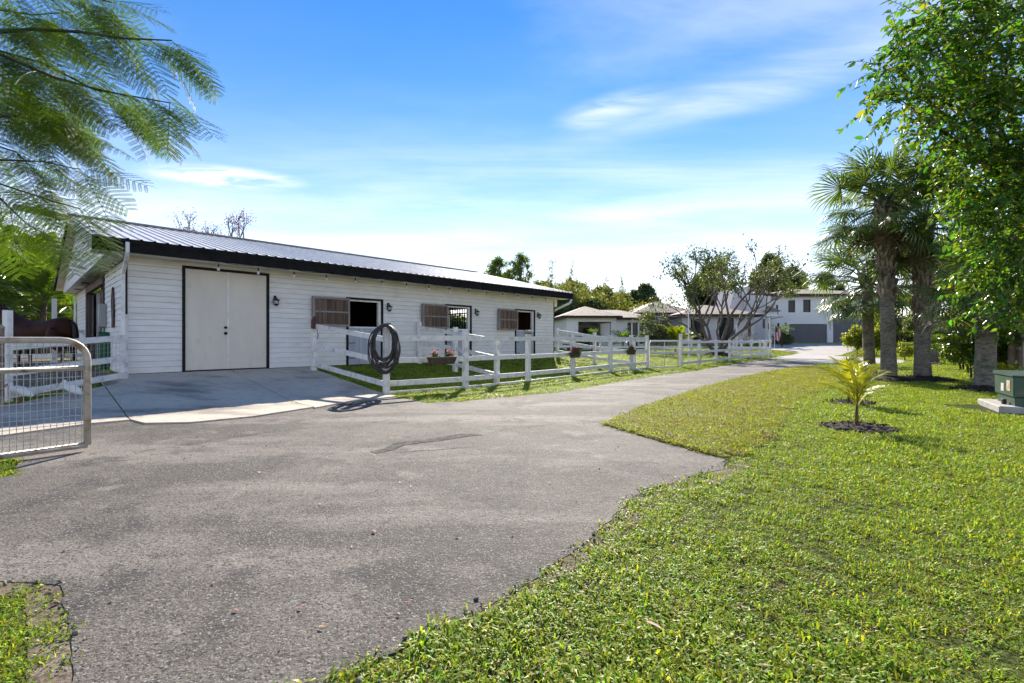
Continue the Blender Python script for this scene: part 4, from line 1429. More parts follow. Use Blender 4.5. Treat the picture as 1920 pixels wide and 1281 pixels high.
def hip(q, x0, x1, y0, y1, z, rise, ov=0.6, th=0.12):
    x0 -= ov
    x1 += ov
    y0 -= ov
    y1 += ov
    k = min(x1 - x0, y1 - y0) / 2
    if (x1 - x0) >= (y1 - y0):
        r0, r1 = (x0 + k, (y0 + y1) / 2), (x1 - k, (y0 + y1) / 2)
    else:
        r0, r1 = ((x0 + x1) / 2, y0 + k), ((x0 + x1) / 2, y1 - k)
    vs_ = [(x0, y0, z), (x1, y0, z), (x1, y1, z), (x0, y1, z), (r0[0], r0[1], z + rise), (r1[0] + 1e-3, r1[1] + 1e-3, z + rise)]
    if (x1 - x0) >= (y1 - y0):
        fs = [(0, 1, 5, 4), (1, 2, 5), (2, 3, 4, 5), (3, 0, 4)]
    else:
        fs = [(0, 1, 4), (1, 2, 5, 4), (2, 3, 5), (3, 0, 4, 5)]
    return q.add(vs_, fs + [(3, 2, 1, 0)])


def eave(q, x0, x1, y0, y1, z, ov=0.6, h=0.2):
    x0 -= ov
    x1 += ov
    y0 -= ov
    y1 += ov
    for a, b in (((x0, y0), (x1, y0)), ((x1, y0), (x1, y1)), ((x1, y1), (x0, y1)), ((x0, y1), (x0, y0))):
        q.bar((a[0], a[1], z - h / 2 - 0.003), (b[0], b[1], z - h / 2 - 0.003), 0.06, h)
    q.box(x0 + 0.04, x1 - 0.04, y0 + 0.04, y1 - 0.04, z - 0.05, z - 0.02)
    return q


def window(parent, a, b, za, zb, y, th=0.25, mull=(), trans=(), fm=None):
    fm = fm or iron_black
    q = MB()
    f = 0.07
    q.box(a, a + f, y + 0.08, y + 0.16, za, zb).box(b - f, b, y + 0.08, y + 0.16, za, zb).box(a + f, b - f, y + 0.08, y + 0.16, zb - f, zb).box(a + f, b - f, y + 0.08, y + 0.16, za, za + f)
    for m_x in mull:
        q.box(m_x - 0.04, m_x + 0.04, y + 0.085, y + 0.155, za + f, zb - f)
    for m_z in trans:
        q.box(a + f, b - f, y + 0.09, y + 0.15, m_z - 0.03, m_z + 0.03)
    wn = q.build('window', fm, parent)
    MB().box(a + f, b - f, y + 0.115, y + 0.125, za + f, zb - f).build('pane', dark_glass, wn)
    return wn


house = thing('house', 'pale two-storey house with hip tile roofs and grey garage doors', 'house', (40, 60, 0.8))
Hx = lambda px_, D: (px_ - 960) / 880 * D - 40
Hz = lambda py_, D: 1.25 + (637 - py_) / 880 * D - 0.8
# garage block
g0, g1 = Hx(1446, 60), Hx(1660, 60)
ops = [(Hx(1479.5, 60), Hx(1551, 60), 0, 2.45), (Hx(1562, 60), Hx(1617, 60), 0, Hz(591, 60))]
wins = [(Hx(1478, 60), Hx(1491, 60), Hz(586, 60), Hz(563, 60)), (Hx(1506, 60), Hx(1520, 60), Hz(585.5, 60), Hz(562, 60)), (Hx(1580, 60), Hx(1596, 60), Hz(583, 60), Hz(564, 60))]
ZM = 4.0
ez = Hz(552, 60)
q = MB()
wall_open(q, g0, g1, 0, 0.25, 0, ZM - 0.12, ops)
ops_up = [(a, b, za, zb) for a, b, za, zb in wins]
wall_open(q, g0, g1, 0, 0.25, ZM - 0.12, ez, ops_up)
q.box(g0, g0 + 0.25, 0.25, 11, 0, ez).box(g1 - 0.25, g1, 0.25, 11, 0, ez).box(g0, g1, 11, 11.25, 0, ez)
q.build('garage_block_wall', stucco, house)
for a, b, za, zb in wins:
    window(house, a, b, za, zb, 0)
for a, b, za, zb in ops:
    gd = MB().box(a + 0.001, b - 0.001, 0.16, 0.20, 0.0, min(zb, ZM - 0.12) - 0.002).build('garage_door', garage_grey, house)
    n_ = 5 if zb < 3 else 7
    hh = (min(zb, ZM - 0.12)) / n_
    pnl = MB().box(a + 0.02, b - 0.02, 0.135, 0.158, 0.012, hh - 0.012).mesh('panel', garage_grey)
    for k in range(n_):
        link('panel', pnl, gd, (0, 0, k * hh))
hip(MB(), g0, g1, 0, 11, ez + 0.02, 1.2, 0.7).build('garage_block_roof', tile_roof, house)
eave(MB(), g0, g1, 0, 11, ez, 0.7, 0.28).build('garage_block_eave', wood_dark, house)
nb = MB()
zt = Hz(602.5, 60)
xc = Hx(1556.5, 60)
for k in range(5):
    z = zt - k * 0.235
    nb.box(xc - 0.06, xc + 0.06, -0.03, -0.004, z - 0.03, z).box(xc + (-0.06 if k % 2 else 0.02), xc + (-0.02 if k % 2 else 0.06), -0.03, -0.004, z - 0.17, z - 0.032).box(xc - 0.05, xc + 0.05, -0.03, -0.004, z - 0.2, z - 0.172)
nb.build('number_plate', iron_black, house)
for pxx in (1473, 1556.5):
    if pxx < 1500:
        MB().box(Hx(pxx, 60) - 0.07, Hx(pxx, 60) + 0.07, -0.12, -0.003, Hz(617, 60), Hz(605, 60)).build('wall_sconce', iron_black, house)
# tower
t0, t1 = Hx(1398, 57), Hx(1435, 57)
MB().box(t0, t1, -3.0, 3.0, 0, Hz(553, 57)).build('tower_wall', stucco_grey, house)
MB().add([(Hx(1368, 57.5), -2.4, Hz(583, 57.5)), (Hx(1402, 57.5), -2.4, Hz(583, 57.5)), (Hx(1402, 57.5), -2.4, Hz(538, 57.5)), (Hx(1378, 57.5), -2.4, Hz(540, 57.5)),
          (Hx(1368, 57.5), 2.4, Hz(583, 57.5)), (Hx(1402, 57.5), 2.4, Hz(583, 57.5)), (Hx(1402, 57.5), 2.4, Hz(538, 57.5)), (Hx(1378, 57.5), 2.4, Hz(540, 57.5))],
         [(0, 1, 2, 3), (7, 6, 5, 4), (0, 4, 5, 1), (1, 5, 6, 2), (2, 6, 7, 3), (3, 7, 4, 0)]).build('chimney_mass', stucco_grey, house)
hip(MB(), t0 + 0.3, Hx(1448, 58), -1.0, 6, Hz(550, 58), 1.2, 0.5).build('tower_roof', tile_roof, house)
q = MB().box(Hx(1436, 57), Hx(1456, 57), -3.2, 0.0, Hz(594, 57), Hz(584, 57))
q.build('balcony_box', stucco, house)
hip(MB(), Hx(1436, 57), Hx(1456, 57), -3.2, 0.0, Hz(584, 57), 0.7, 0.35).build('balcony_roof', tile_roof, house)
MB().box(t1, Hx(1446, 59), -0.9, -0.6, 0, ez - 0.3).build('stair_wall', stucco, house)
for pxx, y0_, y1_ in ((1433, 598, 616), (1457.5, 572, 590), (1443, 606, 618), (1460, 606, 618)):
    D_ = 56.9 if pxx < 1440 else 59.0
    yy = -3.06 if pxx < 1440 else -0.95
    MB().box(Hx(pxx, D_) - 0.12, Hx(pxx, D_) + 0.12, yy, yy + 0.05, Hz(y1_, D_), Hz(y0_, D_)).build('slit_window', dark_glass, house)
# entry wing
YE = -8.0
e0, e1 = Hx(1279, 52), Hx(1414, 52)
eze = Hz(590, 52)
eo = [(Hx(1295, 52), Hx(1321, 52), 0, Hz(598, 52)), (Hx(1348, 52), Hx(1376, 52), 0, Hz(596, 52)), (Hx(1402, 52), Hx(1408, 52), Hz(631, 52), Hz(596, 52))]
q = wall_open(MB(), e0, e1, YE, 0.25, -0.4, eze, eo)
q.box(e1 - 0.25, e1, YE + 0.25, -3.2, -0.4, eze).box(e0, e0 + 0.25, YE + 0.25, -1.0, -0.4, eze)
q.build('entry_wing_wall', stucco_grey, house)
window(house, *eo[0][:2], 0.02, eo[0][3], YE, mull=((eo[0][0] + eo[0][1]) / 2,), trans=(2.35,))
window(house, *eo[1][:2], 0.02, eo[1][3], YE, mull=((eo[1][0] + eo[1][1]) / 2,), trans=(2.35,))
window(house, *eo[2], YE)
hip(MB(), e0, e1, YE, -0.5, eze + 0.02, 1.3, 0.7).build('entry_wing_roof', tile_roof, house)
eave(MB(), e0, e1, YE, -0.5, eze, 0.7, 0.24).build('entry_wing_eave', wood_dark, house)
# main hip behind
YM = -4.0
m0, m1 = Hx(1196, 56), Hx(1296, 56)
mz = Hz(587, 56)
q = MB().box(m0, m1, YM, YM + 0.25, Hz(600, 56), mz).box(m0, m1, YM + 3.0, YM + 3.25, -0.4, Hz(600, 56)).box(m0, m0 + 0.5, YM, YM + 0.5, -0.4, Hz(600, 56)).box(m0, m1, YM + 0.25, YM + 3.0, Hz(600, 56) - 0.1, Hz(600, 56))
q.build('main_wing_wall', stucco, house)
hip(MB(), m0, m1, YM, 8, mz + 0.02, 1.6, 0.7).build('main_wing_roof', tile_roof, house)
eave(MB(), m0, m1, YM, 8, mz, 0.7, 0.26).build('main_wing_eave', wood_dark, house)

pav = thing('guest_pavilion', 'low pale pavilion with brown hip roof left of the house', 'pavilion', (9.6, 44, 0.4), R(5))
Px = lambda px_, D: (px_ - 960) / 880 * D - 9.6
Pz = lambda py_, D: 1.25 + (637 - py_) / 880 * D - 0.4
w0, w1 = Px(1062, 44), Px(1153, 44)
zt = Pz(593, 44)
wo = [(Px(1083, 44), Px(1151, 44) - 0.25, 0.2, Pz(603.5, 44))]
q = wall_open(MB(), w0, w1, 0, 0.22, -0.3, zt, wo)
q.box(w0, w0 + 0.22, 0.22, 7, -0.3, zt).box(w0, w1, 7, 7.22, -0.3, zt)
q.box(w1 - 0.22, w1, 0.22, 0.9, -0.3, zt).box(w1 - 0.22, w1, 0.9, 4.2, Pz(604, 44), zt).box(w1 - 0.22, w1, 4.2, 7, -0.3, zt)
q.build('pavilion_wall', stucco, pav)
MB().box(w0 + 0.3, w1 - 0.3, 5.5, 5.6, -0.3, zt - 0.1).build('inner_wall', stucco_grey, pav)
window(pav, w0 + 2.0, w1 - 1.0, 0.2, 2.1, 5.3, mull=(w0 + 3.5,))
hip(MB(), w0, w1, 0, 7, zt + 0.02, 1.05, 0.55).build('pavilion_roof', tile_roof, pav)
eave(MB(), w0, w1, 0, 7, zt, 0.55, 0.2).build('pavilion_eave', wood_dark, pav)
MB().box(w1 - 0.1, w1 + 0.1, -0.14, -0.02, -0.3, zt).build('downspout', white_vinyl, pav)
# rear wing of the pavilion
v0, v1 = w1 + 0.1, Px(1230, 49)
zt2 = Pz(596, 49)
vo = [(Px(1185, 49), Px(1192, 49), 0.0, Pz(605, 49)), (Px(1195, 49), Px(1205, 49), 0.0, Pz(605, 49)), (Px(1208, 49), Px(1216, 49), 0.4, Pz(606, 49))]
wall_open(MB(), v0 - 0.4, v1, 4.9, 0.22, -0.3, zt2, vo).build('rear_wing_wall', stucco, pav)
for a, b, za, zb in vo:
    window(pav, a, b, za + 0.02, zb, 4.9)
hip(MB(), v0 - 2, v1, 4.9, 10, zt2 + 0.02, 0.95, 0.5).build('rear_wing_roof', tile_roof, pav)
eave(MB(), v0 - 2, v1, 4.9, 10, zt2, 0.5, 0.2).build('rear_wing_eave', wood_dark, pav)
shed = thing('garden_shed', 'small brown boarded shed seen behind the horse', 'shed', (-29.0, 30.5, 0))
MB().box(-1.4, 1.4, 0, 2.4, 0, 2.9).build('shed_wall', wood_grey, shed)
for z in np.arange(0.05, 2.8, 0.2):
    MB().box(-1.42, 1.42, -0.03, -0.002, z, z + 0.185).build('board', wood_brown, shed)
MB().box(1.42, 1.55, -0.05, 0.08, 0, 2.95).build('corner_post', white_paint, shed)
hip(MB(), -1.4, 1.4, 0, 2.4, 2.9, 0.8, 0.3).build('shed_roof', tile_roof, shed)

# ------------------------------------------------------------------ poles, flag, path lamps near the house
def pole(label, px_, base_py, top_py, r, extra=None, m=white_paint):
    x, y = gp(px_, base_py)
    h = 1.25 + (637 - top_py) / 880 * y - gz(x, y)
    o = thing('lamp_pole', label, 'pole', (x, y, gz(x, y)), 0, None)
    MB().lathe([(r * 1.6, -0.1), (r * 1.6, 0.05), (r, 0.08), (r * 0.9, h), (r * 1.3, h + 0.01), (r * 1.3, h + 0.05), (0.003, h + 0.07)], 10).build('shaft', m, o, smooth=False)
    return o, h


pole('thin tall white pole behind the fence left of the spreading tree', 1291, 680, 573, 0.03)
pole('short thick white post in front of the house right of the spreading tree', 1381, 668, 612, 0.075)
o, h = pole('white lamp pole with a short side arm near the garage', 1443, 662, 597, 0.05)
MB().tube([(0, 0, h), (0.25, 0, h - 0.05), (0.8, 0, h + 0.1)], 0.025, 6).build('arm', iron_black, o)
MB().box(0.75, 1.15, -0.07, 0.07, h + 0.08, h + 0.14).build('lamp_head', iron_black, o)
fx, fy = gp(1452, 655)
flag_m = bpy.data.materials.new('flag_cloth')
flag_m.use_nodes = True
_t = flag_m.node_tree
_b = _t.nodes['Principled BSDF']
_tcn = _t.nodes.new('ShaderNodeTexCoord')
_w = _t.nodes.new('ShaderNodeTexWave')
_w.bands_direction = 'X'
_w.inputs['Scale'].default_value = 2.2
_r = _t.nodes.new('ShaderNodeValToRGB')
_r.color_ramp.interpolation = 'CONSTANT'
_r.color_ramp.elements[0].color = (0.45, 0.03, 0.05, 1)
_r.color_ramp.elements[1].color = (0.7, 0.68, 0.68, 1)
_r.color_ramp.elements[1].position = 0.5
_t.links.new(_tcn.outputs['Object'], _w.inputs[0])
_t.links.new(_w.outputs[0], _r.inputs[0])
_t.links.new(_r.outputs[0], _b.inputs['Base Color'])
fl = thing('flag', 'red and white striped flag hanging limp beside the garage plants', 'flag', (fx, fy, gz(fx, fy)))
MB().tube([(0, 0, 0), (0.05, 0, 2.3)], 0.02, 8).build('flag_staff', white_paint, fl)
q = MB()
nn = 12
for i in range(nn + 1):
    u = i / nn
    q.v += [(0.05 + 0.55 * u, 0.07 * math.sin(u * 11), 2.2 - 0.35 * u), (0.02 + 0.42 * u, 0.09 * math.sin(u * 11 + 0.4), 0.95 - 0.2 * u)]
for i in range(nn):
    q.f.append((2 * i, 2 * i + 1, 2 * i + 3, 2 * i + 2))
q.build('cloth', flag_m, fl)
MB().add([(0.055, -0.09, 2.19), (0.25, 0.02 - 0.1, 2.08), (0.24, 0.02 - 0.1, 1.6), (0.05, -0.09, 1.65)], [(0, 1, 2, 3)]).build('canton', mat('flag_blue', (0.02, 0.03, 0.12), 0.8), fl)
for i, (px_, py_) in enumerate(((1590, 659), (1596, 656), (1604, 653))):
    x, y = gp(px_, py_)
    o = thing('path_lamp', ('nearest', 'middle', 'farthest')[i] + ' of three thin black path lamps edging the forecourt lawn', 'lamp', (x, y, gz(x, y)), 0, 'path lamps beside the forecourt')
    MB().tube([(0, 0, 0), (0, 0, 0.62)], 0.02, 6).build('stake', iron_black, o)
    MB().bar((-0.02, 0, 0.62), (0.35, 0, 0.62), 0.05, 0.04).build('head', iron_black, o)

# ------------------------------------------------------------------ vegetation
lf_broad = leafmat('broad_leaf', (0.09, 0.165, 0.03), rough=0.32, transl=0.5, tint=(1.5, 1.8, 0.4), island=0.55)
lf_poin = leafmat('feather_leaf', (0.085, 0.145, 0.02), rough=0.55, spec=0.2, transl=0.42, tint=(1.6, 1.7, 0.4), island=0.25, objrand=0.3)
lf_sabal = leafmat('fan_leaf', (0.09, 0.145, 0.045), rough=0.33, spec=0.5, transl=0.4, tint=(2.0, 1.9, 0.6), island=0.3, objrand=0.3)
lf_dry = leafmat('dry_leaf', (0.13, 0.09, 0.05), rough=0.6, transl=0.3, tint=(1.6, 1.3, 0.8), island=0.3)
lf_yellow = leafmat('yellow_palm_leaf', (0.30, 0.33, 0.025), rough=0.4, transl=0.45, tint=(1.9, 1.7, 0.4), island=0.25, objrand=0.25)
lf_pale = leafmat('pale_dry_leaf', (0.52, 0.45, 0.36), rough=0.5, transl=0.25, tint=(1.3, 1.2, 1.0), island=0.2)
lf_areca = leafmat('areca_leaf', (0.09, 0.165, 0.03), rough=0.32, transl=0.35, tint=(2.2, 1.9, 0.5), island=0.35, objrand=0.3)
lf_myrtle = leafmat('myrtle_leaf', (0.095, 0.13, 0.05), rough=0.5, transl=0.35, tint=(1.8, 1.7, 0.6), island=0.45)
lf_dark = leafmat('dark_tree_leaf', (0.085, 0.135, 0.045), rough=0.5, transl=0.35, tint=(1.8, 1.7, 0.6), island=0.45)
lf_bamboo = leafmat('bamboo_leaf', (0.18, 0.21, 0.07), rough=0.5, transl=0.45, tint=(1.9, 1.7, 0.6), island=0.45, c2=(0.11, 0.15, 0.05), scale=0.35)
lf_mid = leafmat('mid_tree_leaf', (0.14, 0.20, 0.05), rough=0.45, transl=0.45, tint=(1.7, 1.7, 0.5), island=0.45)
lf_olive = leafmat('olive_leaf', (0.15, 0.17, 0.05), rough=0.5, transl=0.4, tint=(1.6, 1.6, 0.6), island=0.45)
lf_lime = leafmat('lime_leaf', (0.20, 0.25, 0.02), rough=0.45, transl=0.45, tint=(1.9, 1.8, 0.4), island=0.35)
lf_twig = leafmat('pale_twig_leaf', (0.22, 0.19, 0.15), rough=0.7, transl=0.2, tint=(1.2, 1.2, 1.0), island=0.3)
lf_red = leafmat('bare_twig_leaf', (0.20, 0.10, 0.05), rough=0.6, transl=0.3, tint=(1.5, 1.3, 0.9), island=0.4)


leaf_lev0 = True


def grow(q, p, d, ln, r, lev, tips, g, spread=0.7, up=0.15, wig=0.16, kids=(2, 3), shrink=0.72):
    pts, rad = [p], [r]
    segs = 4
    for i in range(segs):
        d = (d + Vector((g.gauss(0, wig), g.gauss(0, wig), g.gauss(0, wig) + up * 0.25))).normalized()
        p = p + d * (ln / segs)
        pts.append(p)
        rad.append(r * (1 - 0.38 * (i + 1) / segs))
        if lev <= (0 if leaf_lev0 else 1):
            tips.append((p, d))
    q.tube(pts, rad, 7 if r > 0.03 else 5, False)
    if lev > 0:
        for _ in range(g.randint(*kids)):
            ax = Vector((g.gauss(0, 1), g.gauss(0, 1), g.gauss(0, 1))).normalized()
            nd = (d + ax.cross(d).normalized() * spread * g.uniform(0.6, 1.25) + Vector((0, 0, up))).normalized()
            grow(q, p, nd, ln * shrink * g.uniform(0.8, 1.15), r * 0.62, lev - 1, tips, g, spread, up, wig, kids, shrink)


def tip_leaves(tips, per, Lm, Wr, sig, seed, droop=0.3):
    g = np.random.default_rng(seed)
    T = np.array([t[0][:] for t in tips])
    T = np.repeat(T, per, 0)
    n = len(T)
    P = T + g.normal(size=(n, 3)) * sig
    D = unit(g.normal(size=(n, 3)) + np.array([0, 0, -droop]))
    U = unit(np.array([0, 0, 1.0]) + g.normal(size=(n, 3)) * 0.6)
    LL = Lm * (0.7 + 0.6 * g.random(n))
    return P, D, U, LL, LL * Wr


def branch_tree(name, label, base, stems, ln, r, lev, leaf, per, Lm, Wr, sig, seed, spread=0.6, up=0.12, bark=bark_grey, lean=0.45, kids=(2, 3), shrink=0.74, group=None, cat='tree', trunk_h=0.0):
    tr = thing(name, label, cat, base, 0, group)
    g = random.Random(seed)
    q = MB()
    tips = []
    o = Vector((0, 0, 0))
    if trunk_h:
        q.tube([(0, 0, -0.2), (0.03, 0, trunk_h * 0.5), (0, 0.02, trunk_h)], [r * 1.5, r * 1.2, r * 1.05], 10)
        o = Vector((0, 0.02, trunk_h - 0.05))
    for k in range(stems):
        a = 2 * math.pi * (k + g.random() * 0.5) / stems
        d = Vector((math.cos(a) * lean, math.sin(a) * lean, 1)).normalized()
        grow(q, o + Vector((math.cos(a), math.sin(a), 0)) * r * 0.8 - Vector((0, 0, 0.1 if not trunk_h else 0)), d, ln * g.uniform(0.85, 1.1), r, lev, tips, g, spread, up, 0.12, kids, shrink)
    q.build('trunk', bark, tr, smooth=True)
    A = tip_leaves(tips, per, Lm, Wr, sig, seed)
    link('crown', leaf_mesh('crown', *A, leaf), tr)
    return tr


def blob_tree(name, label, base, clumps, dens, leaf, Lm, Wr, seed, trunk=0.18, bark=bark_brown, group=None, cat='tree', droop=0.35, shell=0.4):
    """Trunk with limbs to each clump, crown of leaf sprays. Clumps relative to base."""
    tr = thing(name, label, cat, base, 0, group)
    q = MB()
    g = random.Random(seed)
    zs = min(c[2] - c[3] for c in clumps)
    top = max(0.3, zs * 0.9)
    q.tube([(0, 0, -0.2), (g.uniform(-.1, .1), g.uniform(-.1, .1), top * 0.5), (0, 0, top)], [trunk * 1.3, trunk, trunk * 0.8], 9, False)
    for c in clumps:
        m_ = Vector((c[0] * 0.5, c[1] * 0.5, (top + c[2]) / 2 - 0.1))
        q.tube([(0, 0, top * 0.95), m_, (c[0], c[1], c[2] + c[3] * 0.3)], [trunk * 0.6, trunk * 0.35, trunk * 0.1], 6, False)
    q.build('trunk', bark, tr, smooth=True)
    A = clump_leaves(clumps, dens, Lm, Wr, seed, droop, shell)
    link('crown', leaf_mesh('crown', *A, leaf), tr)
    return tr


# ---- fan palms
def fan_frond(seed, Lp=1.0, Rf=0.85, n=44, leaf=lf_sabal, wide=0.040):
    g = random.Random(seed)
    q = MB()
    hub = Vector((Lp, 0, -0.10))
    mid = Vector((Lp * 0.5, 0, 0.05))
    # petiole as a thin triangular strip prism
    q.tube([(0, 0, 0), mid, hub], [0.028, 0.018, 0.013], 4, False)
    for i in range(n):
        ph = -2.35 + 4.7 * i / (n - 1) + g.uniform(-0.03, 0.03)
        d = Vector((math.cos(ph), math.sin(ph), 0.10 * math.cos(ph * 2)))
        ln = Rf * (0.74 + 0.26 * math.cos(ph * 0.7)) * g.uniform(0.9, 1.06)
        s = Vector((-d.y, d.x, 0)).normalized()
        dr = g.uniform(0.10, 0.34)
        fold = 0.03 if i % 2 else -0.03
        c0 = hub + d * 0.02
        c1 = hub + d * ln * 0.45 + Vector((0, 0, -0.03 + fold))
        c2 = hub + d * ln * 0.75 + Vector((0, 0, -dr * 0.35 + fold * 0.5))
        c3 = hub + d * ln * 0.96 + Vector((0, 0, -dr * 1.15))
        w_ = wide * g.uniform(0.85, 1.1)
        k = len(q.v)
        q.v += [tuple(c0 - s * 0.004), tuple(c0 + s * 0.004), tuple(c1 - s * w_ / 2), tuple(c1 + s * w_ / 2), tuple(c2 - s * w_ * 0.36), tuple(c2 + s * w_ * 0.36), tuple(c3)]
        q.f += [(k, k + 2, k + 3, k + 1), (k + 2, k + 4, k + 5, k + 3), (k + 4, k + 6, k + 5)]
    return q.mesh('frond', leaf)


FANS = [fan_frond(i, 0.95 + 0.1 * i, 0.8 + 0.03 * i) for i in range(3)]
DRYF = fan_frond(9, 0.9, 0.75, 28, lf_dry)
BOOT = None


def boot_mesh():
    q = MB()
    for sg in (-1, 1):
        q.bar((0, 0, 0), (0.055, 0.075 * sg, 0.24), 0.055, 0.022, (1, 0, 0))
    return q.mesh('leaf_base', palm_boot)


BOOT = boot_mesh()


def fan_palm(label, x, y, h, r, n, seed, boots=(0.35, 1.0), elev=(75, -55), scale=1.0, dry=3, lean=(0, 0), droop_bias=0.0):
    g = random.Random(seed)
    pt = thing('fan_palm', label, 'palm tree', (x, y, gz(x, y)), 0, 'fan palms on the right lawn')
    q = MB()
    pts, rad = [], []
    for i in range(13):
        t = i / 12
        pts.append((lean[0] * t * t + 0.02 * math.sin(t * 6 + seed), lean[1] * t * t, -0.1 + (h + 0.1) * t))
        rad.append(r * (1.22 - 0.9 * t if t < 0.2 else 1.04 - 0.12 * (t - 0.2)) * (1 + 0.03 * math.sin(i * 2.3)))
    q.tube(pts, rad, 18)
    q.build('trunk', palm_trunk, pt, smooth=True)
    z0, z1 = h * boots[0], h * boots[1]
    if z1 > z0:
        k = 0
        z = z0
        while z < z1:
            a = k * 2.39996
            t = max(0, z / h)
            c = Vector((lean[0] * t * t, lean[1] * t * t, z))
            link('leaf_base', BOOT, pt, c + Vector((math.cos(a), math.sin(a), 0)) * r * 0.93, (0, 0, a), [g.uniform(1.1, 1.55)] * 3)
            k += 1
            z += 0.042
    top = Vector((lean[0], lean[1], h))
    for k in range(n):
        t = k / max(1, n - 1)
        e = elev[0] + (elev[1] - elev[0]) * t ** 0.85 + g.uniform(-8, 8) - droop_bias
        a = k * 2.39996 + g.uniform(-0.2, 0.2)
        isdry = k >= n - dry
        f = link('frond', DRYF if isdry else g.choice(FANS), pt, top + Vector((0, 0, -0.25 * t)))
        mt = Matrix.Rotation(a, 3, 'Z') @ Matrix.Rotation(-R(e), 3, 'Y') @ Matrix.Rotation(g.uniform(-0.5, 0.5), 3, 'X')
        f.rotation_euler = mt.to_euler()
        s_ = scale * g.uniform(0.88, 1.12)
        f.scale = (s_, s_, s_)
    return pt


fan_palm('tall fan palm with criss-cross leaf bases on its trunk', *gp(1665, 712), 5.6, 0.185, 42, 1, (0.42, 0.98), (78, -45), scale=1.12, dry=2, lean=(-0.15, 0))
fan_palm('short smooth-trunked fan palm with drooping fronds over the garage view', *gp(1630, 703), 3.35, 0.17, 40, 2, (0.92, 1.0), (72, -40), 1.12, 1, (-0.1, 0))
fan_palm('fan palm with reddish trunk in a wide mulch mound', *gp(1730, 712), 4.9, 0.19, 42, 3, (0.28, 0.98), (78, -42), scale=1.1, dry=2, lean=(0.05, 0))
fan_palm('stout fan palm trunk standing closest to the green transformer', *gp(1848, 732), 2.5, 0.195, 18, 4, (0.95, 1.0), (78, -28), 0.95, 1)
fan_palm('slender fan palm farther back beside the plank fence', *gp(1751, 683), 5.2, 0.2, 26, 5, (0.5, 1.0), scale=1.0)


def pinnate(seed, Ln=1.0, n=26, leaf=lf_yellow, lw=0.03, ll=0.30, arch=0.35, vee=0.35, droop=0.12):
    g = random.Random(seed)
    q = MB()
    P = []
    for i in range(9):
        t = i / 8
        P.append(Vector((Ln * t * (1 - 0.12 * t), 0, arch * Ln * (0.9 * t - 1.15 * t * t))))
    q.tube(P, [0.014 * (1 - 0.8 * i / 8) * max(0.6, Ln) + 0.002 for i in range(9)], 4, False)
    for i in range(n):
        t = 0.16 + 0.84 * i / (n - 1)
        f = t * 8
        k = min(7, int(f))
        p = P[k].lerp(P[k + 1], f - k)
        d = (P[k + 1] - P[k]).normalized()
        ln = ll * Ln * (0.45 + 0.9 * math.sin(math.pi * min(0.98, t * 0.85 + 0.1))) * g.uniform(0.9, 1.1)
        for sg in (-1, 1):
            v = (d * (0.55 + 0.35 * t) + Vector((0, sg, 0)) * 0.85 + Vector((0, 0, vee)) + Vector((g.gauss(0, .05), 0, g.gauss(0, .06)))).normalized()
            s = v.cross(Vector((0, 0, 1))).normalized()
            w_ = lw * Ln ** 0.5
            m1 = p + v * ln * 0.45
            e = p + v * ln + Vector((0, 0, -droop * ln * g.uniform(0.5, 2.2)))
            kk = len(q.v)
            q.v += [tuple(p), tuple(m1 - s * w_ / 2), tuple(e), tuple(m1 + s * w_ / 2)]
            q.f.append((kk, kk + 1, kk + 2, kk + 3))
    return q.mesh('frond', leaf)


def frond_palm(name, label, base, stem_h, stem_r, fr, n, elev, scale, seed, group=None, stems=1, stem_m=bark_brown, spread=0.3, cat='palm', yaw=None):
    g = random.Random(seed)
    t_ = thing(name, label, cat, base, 0, group)
    for s in range(stems):
        a0 = g.uniform(0, 6.28)
        off = Vector((math.cos(a0), math.sin(a0), 0)) * (spread * g.random() if stems > 1 else 0)
        h = stem_h * g.uniform(0.7, 1.15) if stems > 1 else stem_h
        top = off * (2.0 if stems > 1 else 1) + Vector((0, 0, h))
        MB().tube([off + Vector((0, 0, -0.1)), off * 1.2 + Vector((0, 0, h * 0.5)), top], [stem_r * 1.25, stem_r, stem_r * 0.8], 9).build('stem', stem_m, t_, smooth=True)
        for k in range(n):
            u = k / max(1, n - 1)
            e = elev[0] + (elev[1] - elev[0]) * u + g.uniform(-7, 7)
            a = (k * 2.39996 + g.uniform(-.25, .25) + s) if yaw is None else yaw[k % len(yaw)] + g.uniform(-.1, .1)
            f = link('frond', g.choice(fr), t_, top + Vector((0, 0, -0.05 * u)))
            f.rotation_euler = (Matrix.Rotation(a, 3, 'Z') @ Matrix.Rotation(-R(e), 3, 'Y') @ Matrix.Rotation(g.uniform(-0.4, 0.4), 3, 'X')).to_euler()
            sc_ = scale * g.uniform(0.85, 1.15)
            f.scale = (sc_, sc_, sc_)
    return t_


YF = [pinnate(i, 0.8, 24, lf_yellow, 0.026, 0.27, 0.38, droop=0.3) for i in (1, 2)]
YFD = YF * 3 + [pinnate(5, 0.75, 22, lf_pale, 0.032, 0.30, 0.15, droop=0.35)]
yellow_stem = mat('yellow_stem', (0.24, 0.13, 0.03), 0.7, (0.07, 0.04, 0.02), 12)
frond_palm('young_palm', 'small yellow young palm in the nearest mulch ring', (4.87, 6.63, 0.0), 0.34, 0.021, YFD, 7, (80, 42), 0.78, 11, 'young yellow palms on the lawn', stem_m=yellow_stem, yaw=[3.4, 0.3, 2.6, 5.6, 1.2, 3.0, 0.0, 4.3, 2.0])
frond_palm('young_palm', 'small yellow young palm in the mulch ring farther back', (6.58, 9.17, 0.0), 0.28, 0.021, YF, 8, (78, 38), 0.9, 12, 'young yellow palms on the lawn', stem_m=yellow_stem)
AR = [pinnate(i + 20, 1.6, 30, lf_areca, 0.035, 0.30, 0.28) for i in range(2)]
